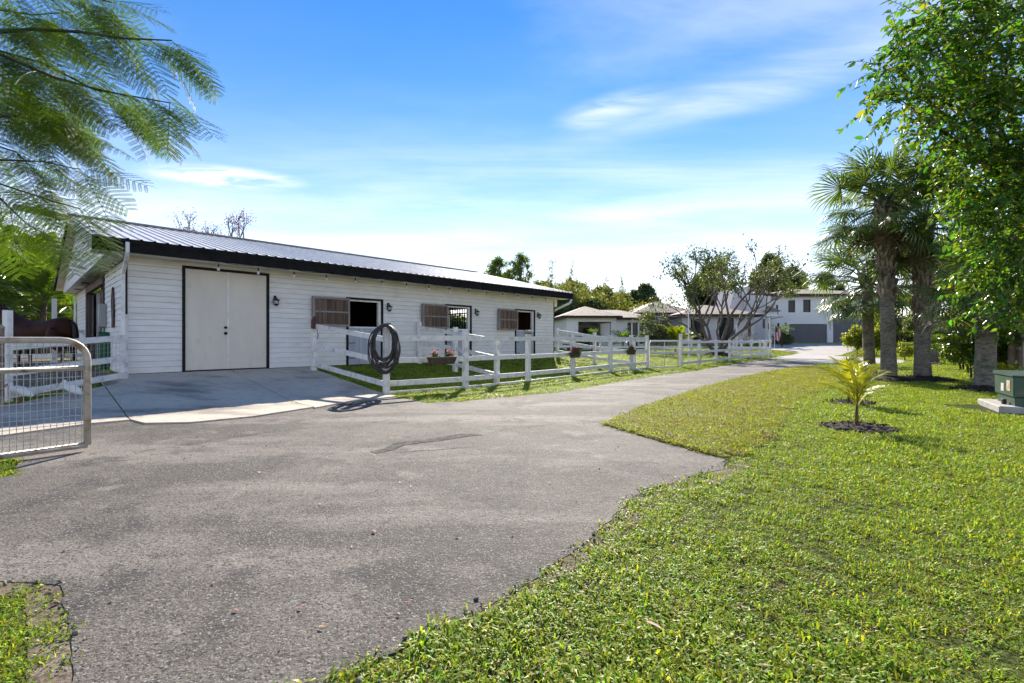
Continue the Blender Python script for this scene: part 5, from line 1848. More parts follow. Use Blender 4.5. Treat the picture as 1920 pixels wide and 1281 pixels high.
frond_palm('clumping_palm', 'feathery clumping palm between the mulch mound palm and the stout trunk', (*gp(1818, 694), 0), 0.9, 0.03, AR, 7, (75, 8), 1.0, 13, None, 5, spread=0.35)
frond_palm('clumping_palm', 'feathery clumping palm against the plank fence behind the transformer', (14.6, 13.9, 0), 1.0, 0.03, AR, 7, (75, 10), 0.9, 14, None, 4, spread=0.3)
LP = [pinnate(i + 30, 3.0, 34, lf_areca, 0.05, 0.26, 0.30) for i in range(2)]
for i, (x, y, h, lb) in enumerate(((-23.5, 21.0, 4.4, 'dark feather palm at the left edge behind the horse'), (-20.6, 20.6, 2.6, 'low dark feather palm directly behind the horse'),
                                   (-25.8, 25.5, 5.0, 'tall dark feather palm beyond the barn gable'), (-22.6, 23.6, 1.2, 'bushy feather palm low behind the pen fence'))):
    frond_palm('feather_palm', lb, (x, y, gz(x, y)), h, 0.10, LP, 13, (75, -18), 0.95, 40 + i, 'feather palms left of the barn', 2, spread=0.5)
hz = Vector((*gp(1268, 668), 0))
LP2 = [pinnate(50, 1.8, 26, lf_lime, 0.06, 0.34, 0.2)]
frond_palm('broad_palm', 'bright lime broad-leaved palm in front of the house porch', (13.4, 38.5, gz(13.4, 38.5)), 0.5, 0.08, LP2, 9, (80, 35), 1.15, 51)
xp, yp = gp(1466, 651)
frond_palm('potted_palm', 'small dark palm among pots left of the garage door', (xp, yp, gz(xp, yp)), 1.7, 0.06, AR, 10, (45, -20), 0.75, 52)
for i, (px_, D_, lb) in enumerate(((1110, 41.5, 'leafy dark palm in the pavilion opening, left one'), (1168, 41.0, 'leafy dark palm at the pavilion corner'))):
    x = (px_ - 960) / 880 * D_
    frond_palm('garden_palm', lb, (x, D_, gz(x, D_)), 0.8, 0.06, AR, 10, (75, 5), 0.95, 60 + i, 'palms in front of the pavilion')

# ---- mulch rings
def mulch(label, x, y, r, seed, hump=0.05):
    g = np.random.default_rng(seed)
    mu = thing('mulch_ring', label, 'mulch', (x, y, gz(x, y)), 0, 'dark mulch rings round the palms')
    nr, na = 5, 26
    V = [(0, 0, hump)]
    for i in range(1, nr + 1):
        for j in range(na):
            a = 2 * math.pi * j / na
            rr_ = r * i / nr * (1 + (0.10 * g.standard_normal() if i == nr else 0.02 * g.standard_normal()))
            V.append((rr_ * math.cos(a), rr_ * math.sin(a) * 0.85, hump * (1 - (i / nr) ** 2) + 0.006 + 0.012 * g.random() - (0.03 if i == nr else 0)))
    F_ = [(0, 1 + j, 1 + (j + 1) % na) for j in range(na)]
    for i in range(nr - 1):
        for j in range(na):
            F_.append((1 + i * na + j, 1 + (i + 1) * na + j, 1 + (i + 1) * na + (j + 1) % na, 1 + i * na + (j + 1) % na))
    MB().add(V, F_).build('mound', mulch_mat, mu)
    n = int(900 * min(1.2, r))
    rr_ = r * np.sqrt(g.random(n)) * 1.03
    a = g.random(n) * 2 * np.pi
    P = np.stack([rr_ * np.cos(a), rr_ * np.sin(a) * 0.85, hump * (1 - (rr_ / r) ** 2) + 0.012 + 0.015 * g.random(n)], -1)
    D = unit(np.stack([g.normal(size=n), g.normal(size=n), 0.35 * g.normal(size=n)], -1))
    U = unit(np.array([0, 0, 1.0]) + 0.4 * g.normal(size=(n, 3)))
    Ls = 0.03 + 0.05 * g.random(n)
    o = link('bark_chips', leaf_mesh('bark_chips', P, D, U, Ls, Ls * 0.35, mulch_mat, 0.1, 0.02), mu)
    o['kind'] = 'stuff'


mulch('dark mulch ring round the nearest yellow palm', 4.87, 6.58, 0.50, 1)
mulch('dark mulch ring round the second yellow palm', 6.58, 9.12, 0.47, 2)
for i, (px_, py_, r_, lb) in enumerate(((1665, 713, 0.85, 'dark mulch under the tall criss-cross palm'), (1630, 704, 0.7, 'dark mulch under the short drooping palm'), (1730, 713, 1.0, 'wide dark mulch mound under the reddish palm trunk'),
                                       (1848, 733, 0.7, 'dark mulch under the stout palm by the transformer'), (1751, 684, 0.7, 'dark mulch under the slender far palm'))):
    x, y = gp(px_, py_)
    mulch(lb, x, y, r_, 5 + i, 0.12)


# ---- big glossy broadleaf tree overhanging the right edge
def broad_tree():
    base = Vector((15.0, 13.9, 0.05))
    tr = thing('broadleaf_tree', 'big glossy-leaved tree with peeling cream trunk overhanging the right edge', 'tree', base)
    q = MB()
    q.tube([(0.0, 0, -0.2), (0.02, 0, 0.5), (-0.05, 0.02, 1.4), (0.0, 0, 2.2)], [0.27, 0.21, 0.18, 0.17], 14, False)
    for k in range(9):
        a = k * 0.7
        q.tube([(0.2 * math.cos(a), 0.2 * math.sin(a), -0.1), (0.19 * math.cos(a + .1), 0.19 * math.sin(a + .1), 1.0), (0.16 * math.cos(a), 0.16 * math.sin(a), 2.1)], [0.05, 0.03, 0.02], 6, False)
    q.build('trunk', paperbark, tr, smooth=True)
    C = [(1690, 95, 7.6, .30, .4), (1672, 175, 7.6, .24, .35), (1700, 200, 7.7, .26, .45), (1668, 120, 7.6, .20, .3), (1725, 130, 7.8, .45, .8), (1740, 60, 7.8, .45, .7), (1745, 205, 7.9, .42, .9), (1790, 30, 8.0, .7, 1), (1790, 120, 8.2, .75, 1), (1800, 215, 8.3, .65, 1), (1760, 250, 8.2, .25, .4),
         (1870, 40, 8.0, .9, 1), (1880, 150, 8.0, .9, 1), (1870, 250, 8.2, .8, 1), (1815, 300, 8.5, .5, .9), (1860, 340, 8.2, .75, 1), (1920, 320, 8.0, .8, 1), (1845, 370, 8.7, .4, .7), (1870, 410, 8.5, .45, .8), (1900, 430, 8.0, .75, 1), (1865, 470, 8.6, .45, .9),
         (1890, 510, 8.2, .55, 1), (1868, 540, 8.6, .38, .8), (1905, 570, 8.3, .4, .8), (1860, 520, 9.2, .3, .6), (1960, 100, 8, 1.1, 1), (1980, 300, 8, 1.1, 1), (1980, 480, 8.3, .9, 1), (2100, 200, 8.5, 1.5, .7), (1850, -60, 8.5, 1.1, .8), (1960, -80, 8.5, 1.3, .8),
         (1860, 200, 9.6, 1.0, .6), (1920, 350, 9.8, 1.0, .6), (1900, 480, 10.5, .6, .6), (1895, 585, 10.8, .4, .6), (1850, 590, 11.0, .25, .5), (1920, 60, 10, 1.5, .6)]
    cl_ = []
    lb_ = MB()
    hub = Vector((-3.2, -3.2, 4.2))
    lb_.tube([(0, 0, 2.1), (-1.0, -0.9, 3.1), hub], [0.16, 0.14, 0.11], 10, False)
    lb_.tube([(0, 0, 2.1), (0.2, 0.1, 3.4), (0.1, -0.4, 5.2)], [0.15, 0.12, 0.08], 10, False)
    for c in C:
        p = at(c[0], c[1], c[2]) - base
        cl_.append((p.x, p.y, p.z, c[3], c[3] * 0.8, c[4]))
        m_ = hub.lerp(p, 0.5) + Vector((0, 0, 0.15))
        lb_.tube([hub, m_, p], [0.07, 0.035, 0.006], 6, False)
    lb_.build('limbs', bark_brown, tr, smooth=True)
    g = np.random.default_rng(5)
    P, D, U, LL = [], [], [], []
    tw = MB()
    for (cx, cy_, cz, r, rz_, den) in cl_:
        for _ in range(int(52 * den * (0.35 + r) ** 1.5) + 3):
            o_ = unit(g.normal(size=3))
            st = np.array([cx, cy_, cz]) + o_ * r * g.uniform(0.15, 0.8)
            d = unit(o_ + g.normal(size=3) * 0.5 + np.array([-0.25, -0.1, 0.05]))
            ln = g.uniform(0.35, 0.75)
            n_ = int(ln / 0.042)
            pts = []
            for j in range(n_ + 1):
                t = j / n_
                p_ = st + d * ln * t + np.array([0, 0, -0.22 * ln * t * t])
                pts.append(p_)
                if j < 2:
                    continue
                dd = unit(d + np.array([0, 0, -0.44 * t]))
                sd_ = unit(np.cross(dd, g.normal(size=3) * 0.35 + np.array([0, 0, 1.0]))) * (1 if j % 2 else -1)
                P.append(p_)
                D.append(unit(dd * 0.65 + sd_ + np.array([0, 0, -0.35]) + g.normal(size=3) * 0.3))
                U.append(unit(np.array([0, -0.25, 1.0]) + g.normal(size=3) * 0.5))
                LL.append(0.12 * g.uniform(0.45, 1.4))
            tw.tube([pts[0], pts[len(pts) // 2], pts[-1]], [0.006, 0.004, 0.002], 3, False)
    LL = np.array(LL)
    tw.build('twigs', bark_brown, tr)['kind'] = 'stuff'
    P, D, U = np.array(P), np.array(D), np.array(U)
    ye = g.random(len(P)) < 0.018
    for nm_, sel, mm in (('crown', ~ye, lf_broad), ('yellowing_leaves', ye, lf_yellow)):
        link(nm_, leaf_mesh(nm_, P[sel], D[sel], U[sel], LL[sel], LL[sel] * 0.46, mm), tr)
    tr.children[-1]['kind'] = 'stuff'


broad_tree()


# ---- feathery tree hanging in at top left
def bipinnate(seed):
    g = random.Random(seed)
    V, F_ = [], []
    Ln = 0.62
    n = 11

    def quad(a, b, c, d):
        k = len(V)
        V.extend((tuple(a), tuple(b), tuple(c), tuple(d)))
        F_.append((k, k + 1, k + 2, k + 3))
    R_ = lambda t: Vector((Ln * t, 0, -0.16 * Ln * t * t))
    for i in range(8):
        a, b = R_(i / 8), R_((i + 1) / 8)
        w_ = 0.0028
        quad(a + Vector((0, -w_, 0)), b + Vector((0, -w_, 0)), b + Vector((0, w_, 0)), a + Vector((0, w_, 0)))
        quad(a + Vector((0, 0, -w_)), b + Vector((0, 0, -w_)), b + Vector((0, 0, w_)), a + Vector((0, 0, w_)))
    for i in range(n):
        t = 0.2 + 0.8 * i / (n - 1)
        p = R_(t)
        pl = 0.185 * math.sin(math.pi * (0.18 + 0.68 * (t - 0.2) / 0.8)) + 0.01
        for sg in (-1, 1):
            d = Vector((0.55, sg, -0.25 + g.uniform(-0.15, 0.15))).normalized()
            s = d.cross(Vector((0, 0, 1))).normalized()
            e = p + d * pl
            quad(p + s * 0.0011, e + s * 0.0008, e - s * 0.0008, p - s * 0.0011)
            m = max(5, int(pl / 0.0095))
            for j in range(m):
                u = (j + 0.7) / m
                c = p + d * pl * u + Vector((0, 0, -0.02 * u * u))
                ll = 0.0165 * (0.75 + 0.5 * math.sin(math.pi * u))
                for s2 in (-1, 1):
                    v = (s * s2 + d * 0.45 + Vector((0, 0, g.uniform(-0.2, 0.1)))).normalized() * ll
                    q_ = d * 0.0050
                    quad(c, c + v * 0.5 + q_, c + v, c + v * 0.5 - q_)
    return fast_mesh('leaf', V, F_, lf_poin)


def feather_tree():
    base = Vector((-7.4, 3.0, 0.0))
    tr = thing('feathery_tree', 'feathery fine-leaved tree whose branches hang in at the top left', 'tree', base)
    fork = Vector((0.3, 0.1, 2.3))
    MB().tube([(0, 0, -0.2), (0.05, 0, 1.0), fork], [0.24, 0.18, 0.15], 12, False).build('trunk', bark_brown, tr, smooth=True)
    leaves = [bipinnate(i) for i in range(3)]
    g = random.Random(21)
    BR = [([(-150, 70), (0, 60), (60, 55), (150, 60), (230, 72), (322, 76)], 4.0, 3.7, 0.020, 1.0), ([(-150, 40), (0, 102), (100, 145), (200, 172), (318, 193)], 3.9, 3.6, 0.017, 1.0), ([(-120, 60), (0, 96), (80, 118), (170, 165), (230, 186)], 4.1, 4.0, 0.014, .9),
          ([(-150, 210), (0, 218), (50, 216), (130, 240)], 4.0, 4.0, 0.018, 1.1), ([(-150, 260), (0, 300), (80, 303), (150, 318)], 4.2, 4.2, 0.013, .75), ([(-120, 300), (0, 372), (50, 420), (100, 448)], 4.3, 4.2, 0.012, .45),
          ([(-100, 330), (0, 345), (100, 378), (150, 392)], 4.3, 4.3, 0.012, .4), ([(-150, -40), (0, -30), (120, -20), (210, 5)], 3.9, 3.8, 0.018, 1.0), ([(-150, 150), (-60, 160), (40, 180), (120, 196)], 4.4, 4.4, 0.013, 1.1), ([(-150, 110), (0, 140), (60, 185), (115, 245)], 4.6, 4.5, 0.013, 1.0), ([(-150, -10), (-20, 15), (60, 28), (140, 22)], 4.5, 4.5, 0.014, 1.1), ([(-150, 240), (-40, 262), (30, 285), (90, 345)], 4.6, 4.6, 0.012, .9)]
    for pts, d0, d1, r, dens in BR:
        n = len(pts)
        W_ = [at(p[0], p[1], d0 + (d1 - d0) * i / (n - 1)) - base for i, p in enumerate(pts)]
        path = [fork, fork.lerp(W_[0], 0.6) + Vector((0, 0, 0.15))] + W_
        MB().tube(path, [0.06, 0.04] + [r * (1 - 0.75 * i / (n - 1)) for i in range(n)], 8, False).build('branch', bark_brown, tr, smooth=True)
        # leaves along the branch
        tot = sum((W_[i + 1] - W_[i]).length for i in range(n - 1))
        k = int(tot / 0.08 * dens)
        for j in range(k + 1):
            s = (0.06 + 0.94 * j / k) * (n - 1)
            i = min(n - 2, int(s))
            p = W_[i].lerp(W_[i + 1], s - i)
            d = (W_[i + 1] - W_[i]).normalized()
            for _ in range(2 if g.random() < 0.45 else 1):
                side = Vector((g.gauss(0, 0.5), g.gauss(0, 0.75), g.gauss(-0.30, 0.30)))
                v = (d * 0.75 + side + Vector((0.25, 0, -0.15))).normalized()
                if j > k - 3:
                    v = (d + Vector((g.gauss(0.1, .3), g.gauss(0, .5), g.gauss(-0.5, .4)))).normalized()
                up_ = Vector((g.gauss(0, .35), g.gauss(-0.3, .35), 1))
                x_ = v
                y_ = up_.cross(x_).normalized()
                z_ = x_.cross(y_)
                mt = Matrix((x_, y_, z_)).transposed()
                lf = link('leaf', g.choice(leaves), tr, p)
                lf.rotation_euler = mt.to_euler()
                sc_ = g.uniform(0.62, 1.0)
                lf.scale = (sc_, sc_, sc_)


feather_tree()

# ---- crape-myrtle-like tree in front of the house
x, y = gp(1346, 667)
branch_tree('spreading_tree', 'wide multi-stemmed tree with sparse leaves in front of the house', (x, y, gz(x, y)), 7, 2.9, 0.14, 4, lf_myrtle, 7, 0.16, 0.55, 0.19, 8, 0.5, 0.14, bark_grey, 0.64, (2, 3), 0.74)
MB().tube([(0, 0, -0.1), (0, 0, 0.5)], [0.5, 0.42], 12)
mulch('mulch mound under the wide multi-stemmed tree', x, y, 1.1, 31, 0.25)
# ---- trees behind the barn and the houses
b_ = at(383, 640, 46)
branch_tree('bare_tree', 'nearly bare reddish twiggy tree rising behind the barn roof', (b_.x, b_.y, 0), 4, 4.1, 0.16, 4, lf_red, 4, 0.15, 0.5, 0.25, 12, 0.55, 0.15, bark_brown, 0.28, (2, 3), 0.72, trunk_h=2.4)
rg = random.Random(77)


def back_tree(label, px_, py_top, D, wpx, leaf, seed, py_bot=600, Lm=0.28, dens=34, group=None, n=24, name='background_tree', conical=False, cat='tree'):
    x = (px_ - 960) / 880 * D
    zt_ = 1.25 + (637 - py_top) / 880 * D
    zb_ = max(0.8, 1.25 + (637 - py_bot) / 880 * D)
    w_ = wpx / 880 * D / 2
    g = random.Random(seed)
    cl_ = []
    for k in range(n):
        t = (k + 0.5) / n
        z = zb_ + (zt_ - zb_) * t
        ww = w_ * (math.sin(math.pi * min(1, 0.25 + 0.7 * t)) if not conical else (1.05 - t))
        r_ = w_ * g.uniform(0.20, 0.40) * (1 - 0.3 * t)
        a = g.uniform(0, 6.28)
        cl_.append((math.cos(a) * ww * 0.8 * g.uniform(0.3, 1.1), math.sin(a) * ww * 0.7, min(z, zt_ - r_ * 0.6), r_))
    base = (x, D, gz(x, D))
    return blob_tree(name, label, base, cl_, dens * 0.75, leaf, Lm, 0.5, seed, 0.16, group=group, shell=0.3, cat=cat)


back_tree('airy green tree rising behind the far barn roof end', 930, 488, 48, 80, lf_mid, 1, 590, 0.22, 34, n=30)
back_tree('second airy green tree just right of it behind the barn roof', 975, 484, 50, 75, lf_mid, 2, 590, 0.22, 34, n=30)
BB = [(1010, 520, 58, 80), (1050, 512, 60, 90), (1085, 524, 62, 80), (1120, 536, 64, 80), (1152, 545, 66, 80), (1180, 560, 68, 60), (1060, 570, 56, 110), (1110, 575, 58, 90)]
def bamboo(label, px_, py_top, D, wpx, seed, culms=15, leaf=lf_bamboo):
    x = (px_ - 960) / 880 * D
    h = 1.25 + (637 - py_top) / 880 * D
    wr = wpx / 880 * D / 2
    g = np.random.default_rng(seed)
    t_ = thing('bamboo_clump', label, 'bamboo', (x, D, gz(x, D)), 0, 'bamboo clumps behind the pavilion')
    q = MB()
    P, Dr, U, LL = [], [], [], []
    for k in range(culms):
        a = g.uniform(0, 6.28)
        rr_ = wr * math.sqrt(g.random())
        hh = h * g.uniform(0.62, 1.02) * (1 - 0.25 * rr_ / wr)
        b0 = np.array([math.cos(a), math.sin(a), 0]) * rr_ * 0.45
        out_ = np.array([math.cos(a), math.sin(a), 0]) * rr_ * 0.75
        path = []
        for j in range(9):
            u = j / 8
            path.append(b0 + out_ * u ** 2.2 + np.array([0, 0, hh * (u - 0.10 * u ** 4)]))
        q.tube(path, [0.05 * (1 - 0.85 * j / 8) for j in range(9)], 5, False)
        for j in range(380):
            u = 0.12 + 0.88 * g.random() ** 0.8
            f = u * 8
            i = min(7, int(f))
            c = path[i] + (path[i + 1] - path[i]) * (f - i)
            sp_ = (0.35 + 0.6 * math.sin(math.pi * min(1, u * 0.95))) * wr * 0.33
            P.append(c + g.normal(size=3) * sp_ * np.array([1, 1, 0.7]))
            Dr.append(unit(g.normal(size=3) + np.array([0, 0, -0.5])))
            U.append(unit(np.array([0, 0, 1.0]) + g.normal(size=3) * 0.5))
            LL.append(0.40 * g.uniform(0.6, 1.3))
    q.build('culms', lf_bamboo, t_)
    LL = np.array(LL)
    link('foliage', leaf_mesh('foliage', np.array(P), np.array(Dr), np.array(U), LL, LL * 0.34, leaf), t_)


for i, (a, b, c, d) in enumerate(BB):
    lbs = ['leftmost bamboo-like clump against the barn end', 'tall plumed bamboo clump above the pavilion left end', 'yellowish bamboo clump behind the pavilion roof', 'bamboo clump above the pavilion ridge', 'bamboo clump right of the pavilion ridge', 'lowest bamboo clump before the dark round tree', 'low dark hedge tree behind the pavilion left end', 'low olive tree right behind the pavilion roof']
    if i < 6:
        bamboo(lbs[i], a, b, c, d * 1.15, 20 + i, 17)
    else:
        back_tree(lbs[i], a, b, c, d, lf_dark, 20 + i, 640, 0.30, 60, 'hedge trees behind the pavilion', 26, 'hedge_tree')
for i, (px_, pt, D) in enumerate(((1030, 500, 60), (1066, 505, 60), (1130, 532, 64), (1162, 528, 66))):
    x = (px_ - 960) / 880 * D
    h = 1.25 + (637 - pt) / 880 * D
    t_ = thing('bamboo_culm', ('tall drooping bamboo plume nearest the barn', 'pointed bamboo plume above the barn eave end', 'thin bamboo plume over the pavilion', 'thin bamboo plume right of the pavilion ridge')[i], 'bamboo', (x, D, gz(x, D)), 0, 'bamboo plumes behind the pavilion')
    MB().tube([(0, 0, 0), (0.1, 0, h * 0.6), (0.5, 0, h)], [0.06, 0.045, 0.01], 6, False).build('culm', lf_bamboo, t_)
    A = clump_leaves([(0.1 + 0.4 * u * u, 0, h * (0.6 + 0.4 * u), 0.75 - 0.5 * u, 0.6) for u in (0, .25, .5, .75, .95)], 14, 0.30, 0.25, 90 + i, 0.6, 0.1)
    link('foliage', leaf_mesh('foliage', *A, lf_bamboo), t_)
for i, (px_, pt, D, wd, lb) in enumerate(((1020, 545, 66, 110, 'olive tree filling behind the barn end'), (1075, 540, 68, 110, 'olive tree filling between the bamboo plumes'), (1125, 552, 70, 110, 'olive tree filling above the pavilion ridge'), (1165, 562, 72, 90, 'olive tree filling left of the dark round tree'))):
    back_tree(lb, px_, pt, D, wd, lf_olive, 120 + i, 640, 0.34, 55, 'olive trees behind the pavilion', 30)
back_tree('dark round tree between the pavilion and the house roof', 1207, 545, 72, 70, lf_dark, 41, 600, 0.3, 60)
back_tree('dense tree behind the entry wing roof', 1335, 505, 74, 110, lf_dark, 42, 600, 0.34, 60)
back_tree('tall tree behind the tower', 1440, 488, 78, 80, lf_dark, 43, 580, 0.34, 55)
back_tree('round dark tree behind the garage block roof', 1485, 512, 82, 75, lf_dark, 44, 570, 0.34, 60)
back_tree('faint thin tree right behind the garage roof', 1545, 520, 85, 70, lf_myrtle, 45, 580, 0.30, 20)
# left background hedge and right background greenery
for i, (px_, pt, D, wd, lb) in enumerate(((-60, 430, 30, 160, 'broad dark tree at the far left edge'), (35, 500, 33, 130, 'dark bushy tree behind the left palms'), (95, 520, 38, 110, 'dark bushy tree beside the barn gable'), (150, 470, 46, 150, 'dark tree hidden behind the barn gable peak'))):
    back_tree(lb, px_, pt, D, wd, lf_dark, 60 + i, 640, 0.24, 90, 'dark trees left of the barn', 10)
for i, (px_, pt, D, wd, lb) in enumerate(((1690, 560, 48, 120, 'low green tree behind the garage side lawn'), (1745, 520, 40, 140, 'green tree behind the far plank fence'), (1800, 470, 34, 160, 'leafy tree over the plank fence middle'), (1860, 420, 28, 180, 'leafy tree over the plank fence near end'), (1960, 380, 26, 220, 'leafy tree beyond the right frame edge'))):
    back_tree(lb, px_, pt, D, wd, lf_mid, 70 + i, 640, 0.2, 110, 'trees over the right boundary fence', 10)
# shrubs
def shrub(label, px_, py_, D, r, leaf, seed, Lm=0.10, h=1.0, group=None, name='shrub', dens=60):
    x = (px_ - 960) / 880 * D
    t_ = blob_tree(name, label, (x, D, gz(x, D)), [(0, 0, h * 0.6, r, r * 0.8), (r * .5, 0, h * .5, r * .7), (-r * .5, .1, h * .55, r * .7), (0, -r * .4, h * .45, r * .7), (0.1, .1, h * .85, r * .6)], dens, leaf, Lm, 0.5, seed, 0.03, group=group, cat='shrub')
    return t_


shrub('grey-green shrub in front of the house porch', 1230, 630, 38, 1.15, lf_myrtle, 1, 0.14, 2.4)
shrub('bright lime bush beside the garage forecourt', 1607, 640, 37, 0.8, lf_lime, 2, 0.2, 2.3, dens=40)
shrub('second lime bush behind the short palm trunk', 1645, 640, 36, 0.85, lf_lime, 3, 0.2, 2.3, dens=40)
shrub('small yellow-green shrub on the lawn between two palms', 1696, 660, 28, 0.42, lf_lime, 4, 0.12, 1.1)
shrub('dark planting at the garage corner', 1468, 640, 52, 0.9, lf_dark, 5, 0.16, 1.3)
shrub('pale bare bush against the entry wing', 1400, 640, 46, 0.8, lf_twig, 6, 0.1, 2.0, dens=12)
shrub('pink flowering bush at the entry wing', 1330, 640, 46, 0.4, petal_pink, 7, 0.12, 1.5, dens=20)
shrub('dark low bush left in the pavilion planting', 1075, 640, 43, 0.8, lf_dark, 8, 0.16, 1.2)
shrub('leafy shrub behind the stout palm at the fence', 1820, 660, 15, 0.8, lf_areca, 9, 0.13, 1.8)
shrub('leafy shrub left of the peeling trunk', 1878, 650, 14.5, 0.6, lf_areca, 10, 0.13, 2.0)
shrub('yellowing low plant at the base of the plank fence', 1872, 695, 13.2, 0.3, lf_yellow, 11, 0.14, 0.6)
ag = thing('agave', 'spiky blue-green rosette plant behind the yellow palm', 'plant', (*gp(1594, 690), 0))
q = MB()
for k in range(22):
    a = k * 2.4
    e = 0.35 + 0.9 * (k / 22)
    d = Vector((math.cos(a) * math.cos(e), math.sin(a) * math.cos(e), math.sin(e)))
    s = Vector((-math.sin(a), math.cos(a), 0))
    q.add([Vector((0, 0, 0)) - s * .04, Vector((0, 0, 0)) + s * .04, d * .32 + s * .055, d * .62, d * .32 - s * .055], [(0, 1, 2, 3, 4)])
q.build('leaf_rosette', lf_sabal, ag)
# far wood closing the horizon
g_ = np.random.default_rng(3)
cl_ = []
for a in np.arange(-75, 76, 1.2):
    D = 120 + 25 * g_.random()
    x_, y_ = math.sin(R(a)) * D, math.cos(R(a)) * D
    h_ = 3.5 + 4 * g_.random()
    cl_.append((x_, y_, h_ * 0.55 + 0.5, 3.2, h_ * 0.5))
    cl_.append((x_ + g_.normal(), y_ + g_.normal(), h_ * 0.2, 3.2, h_ * 0.35))
A = clump_leaves(cl_, 9, 0.75, 0.5, 4, 0.3, 0.5)
tag(link('distant_wood', leaf_mesh('distant_wood', *A, lf_dark)), 'dark distant wood closing the horizon', 'wood', kind='stuff')

# ------------------------------------------------------------------ grass
grass_m = leafmat('grass_blade', (0.24, 0.335, 0.04), rough=0.45, transl=0.38, tint=(1.7, 1.65, 0.45), spec=0.22, island=0.5, objrand=0.5)
grass_y = leafmat('turf_blade', (0.30, 0.34, 0.03), rough=0.5, transl=0.42, tint=(1.7, 1.65, 0.35), spec=0.15, island=0.4, objrand=0.5)
grass_d = leafmat('dry_blade', (0.24, 0.17, 0.085), rough=0.6, transl=0.3, tint=(1.4, 1.3, 0.9), island=0.4, objrand=0.4)


def tuft(seed, n, ln, w_, m, spread, flat):
    g = random.Random(seed)
    q = MB()
    for i in range(n):
        a = g.uniform(0, 6.28)
        b = Vector((g.gauss(0, spread), g.gauss(0, spread), -0.005))
        e = g.uniform(flat[0], flat[1])
        d = Vector((math.cos(a) * math.cos(e), math.sin(a) * math.cos(e), math.sin(e)))
        l_ = ln * g.uniform(0.55, 1.25)
        s = Vector((-math.sin(a), math.cos(a), 0)) * w_ * g.uniform(0.7, 1.2) / 2
        m1 = b + d * l_ * 0.55
        d2 = (d + Vector((math.cos(a) * 0.5, math.sin(a) * 0.5, -g.uniform(0.2, 0.9)))).normalized()
        t = m1 + d2 * l_ * 0.5
        k = len(q.v)
        q.v += [tuple(b - s * 0.7), tuple(b + s * 0.7), tuple(m1 + s), tuple(m1 - s), tuple(t)]
        q.f += [(k, k + 1, k + 2, k + 3), (k + 3, k + 2, k + 4)]
    return q.mesh('tuft', m)


tcol_ = bpy.data.collections.new('tuft_library')
tcol_y = bpy.data.collections.new('turf_library')
for i in range(7):
    if i < 3:
        me_ = tuft(i, 28, 0.042, 0.0078, grass_m, 0.036, (0.2, 1.25))
    elif i < 5:
        me_ = tuft(i, 20, 0.034, 0.0125, grass_m, 0.034, (0.15, 1.0))
    elif i == 5:
        me_ = tuft(i, 14, 0.062, 0.0065, grass_m, 0.03, (0.4, 1.35))
    else:
        me_ = tuft(i, 12, 0.04, 0.006, grass_d, 0.036, (0.1, 0.9))
    tcol_.objects.link(bpy.data.objects.new('tuft_%d' % i, me_))
for i in range(5):
    tcol_y.objects.link(bpy.data.objects.new('turf_%d' % i, tuft(20 + i, 22, 0.034, 0.0065, grass_y if i < 3 else (grass_m if i == 3 else grass_d), 0.034, (0.3, 1.3))))


def inside(P, poly):
    x, y = P[:, 0], P[:, 1]
    r = np.zeros(len(P), bool)
    n = len(poly)
    for i in range(n):
        x0, y0 = poly[i]
        x1, y1 = poly[(i + 1) % n]
        c = ((y0 > y) != (y1 > y)) & (x < (x1 - x0) * (y - y0) / ((y1 - y0) if y1 != y0 else 1e-9) + x0)
        r ^= c
    return r


def shrink_pts(poly, k):
    return poly


BARNP = [bl(-0.1, -BW), bl(-0.1, 0.05), bl(BL + 0.1, 0.05), bl(BL + 0.1, -BW)]
HARD = [DRIVE, PAVE, BARNP, PEN] + SL
RINGS = [(4.87, 6.58, 0.45), (6.58, 9.12, 0.42)] + [(*gp(px_, py_), r_) for px_, py_, r_ in ((1665, 713, 0.75), (1630, 704, 0.6), (1730, 713, 0.9), (1848, 733, 0.6), (1751, 684, 0.6))]
PADR = [(8.0, 7.6), (9.7, 7.6), (9.7, 9.0), (8.0, 9.0)]


def vnoise(P, s, seed):
    g = np.random.default_rng(seed)
    T = g.random((64, 64))
    u = P[:, 0] / s
    v = P[:, 1] / s
    i = np.floor(u).astype(int)
    j = np.floor(v).astype(int)
    fu = u - i
    fv = v - j
    fu = fu * fu * (3 - 2 * fu)
    fv = fv * fv * (3 - 2 * fv)
    a = T[i % 64, j % 64]
    b = T[(i + 1) % 64, j % 64]
    c = T[i % 64, (j + 1) % 64]
    d = T[(i + 1) % 64, (j + 1) % 64]
    return (a * (1 - fu) + b * fu) * (1 - fv) + (c * (1 - fu) + d * fu) * fv


def in_view(P, mg=1.8):
    x, y = P[:, 0], P[:, 1]
    return np.abs(x) < 1.15 * y + mg


def scatter(zone, dens, seed):
    x0, x1, y0, y1 = zone
    g = np.random.default_rng(seed)
    n = int((x1 - x0) * (y1 - y0) * dens)
    P = np.stack([g.uniform(x0, x1, n), g.uniform(y0, y1, n)], -1)
    P = P[in_view(P)]
    for h in HARD:
        P = P[~inside(P, h)]
    for x, y, r in RINGS:
        P = P[(P[:, 0] - x) ** 2 + ((P[:, 1] - y) / 0.85) ** 2 > r * r]
    P = P[~inside(P, PADR)]
    return P, g


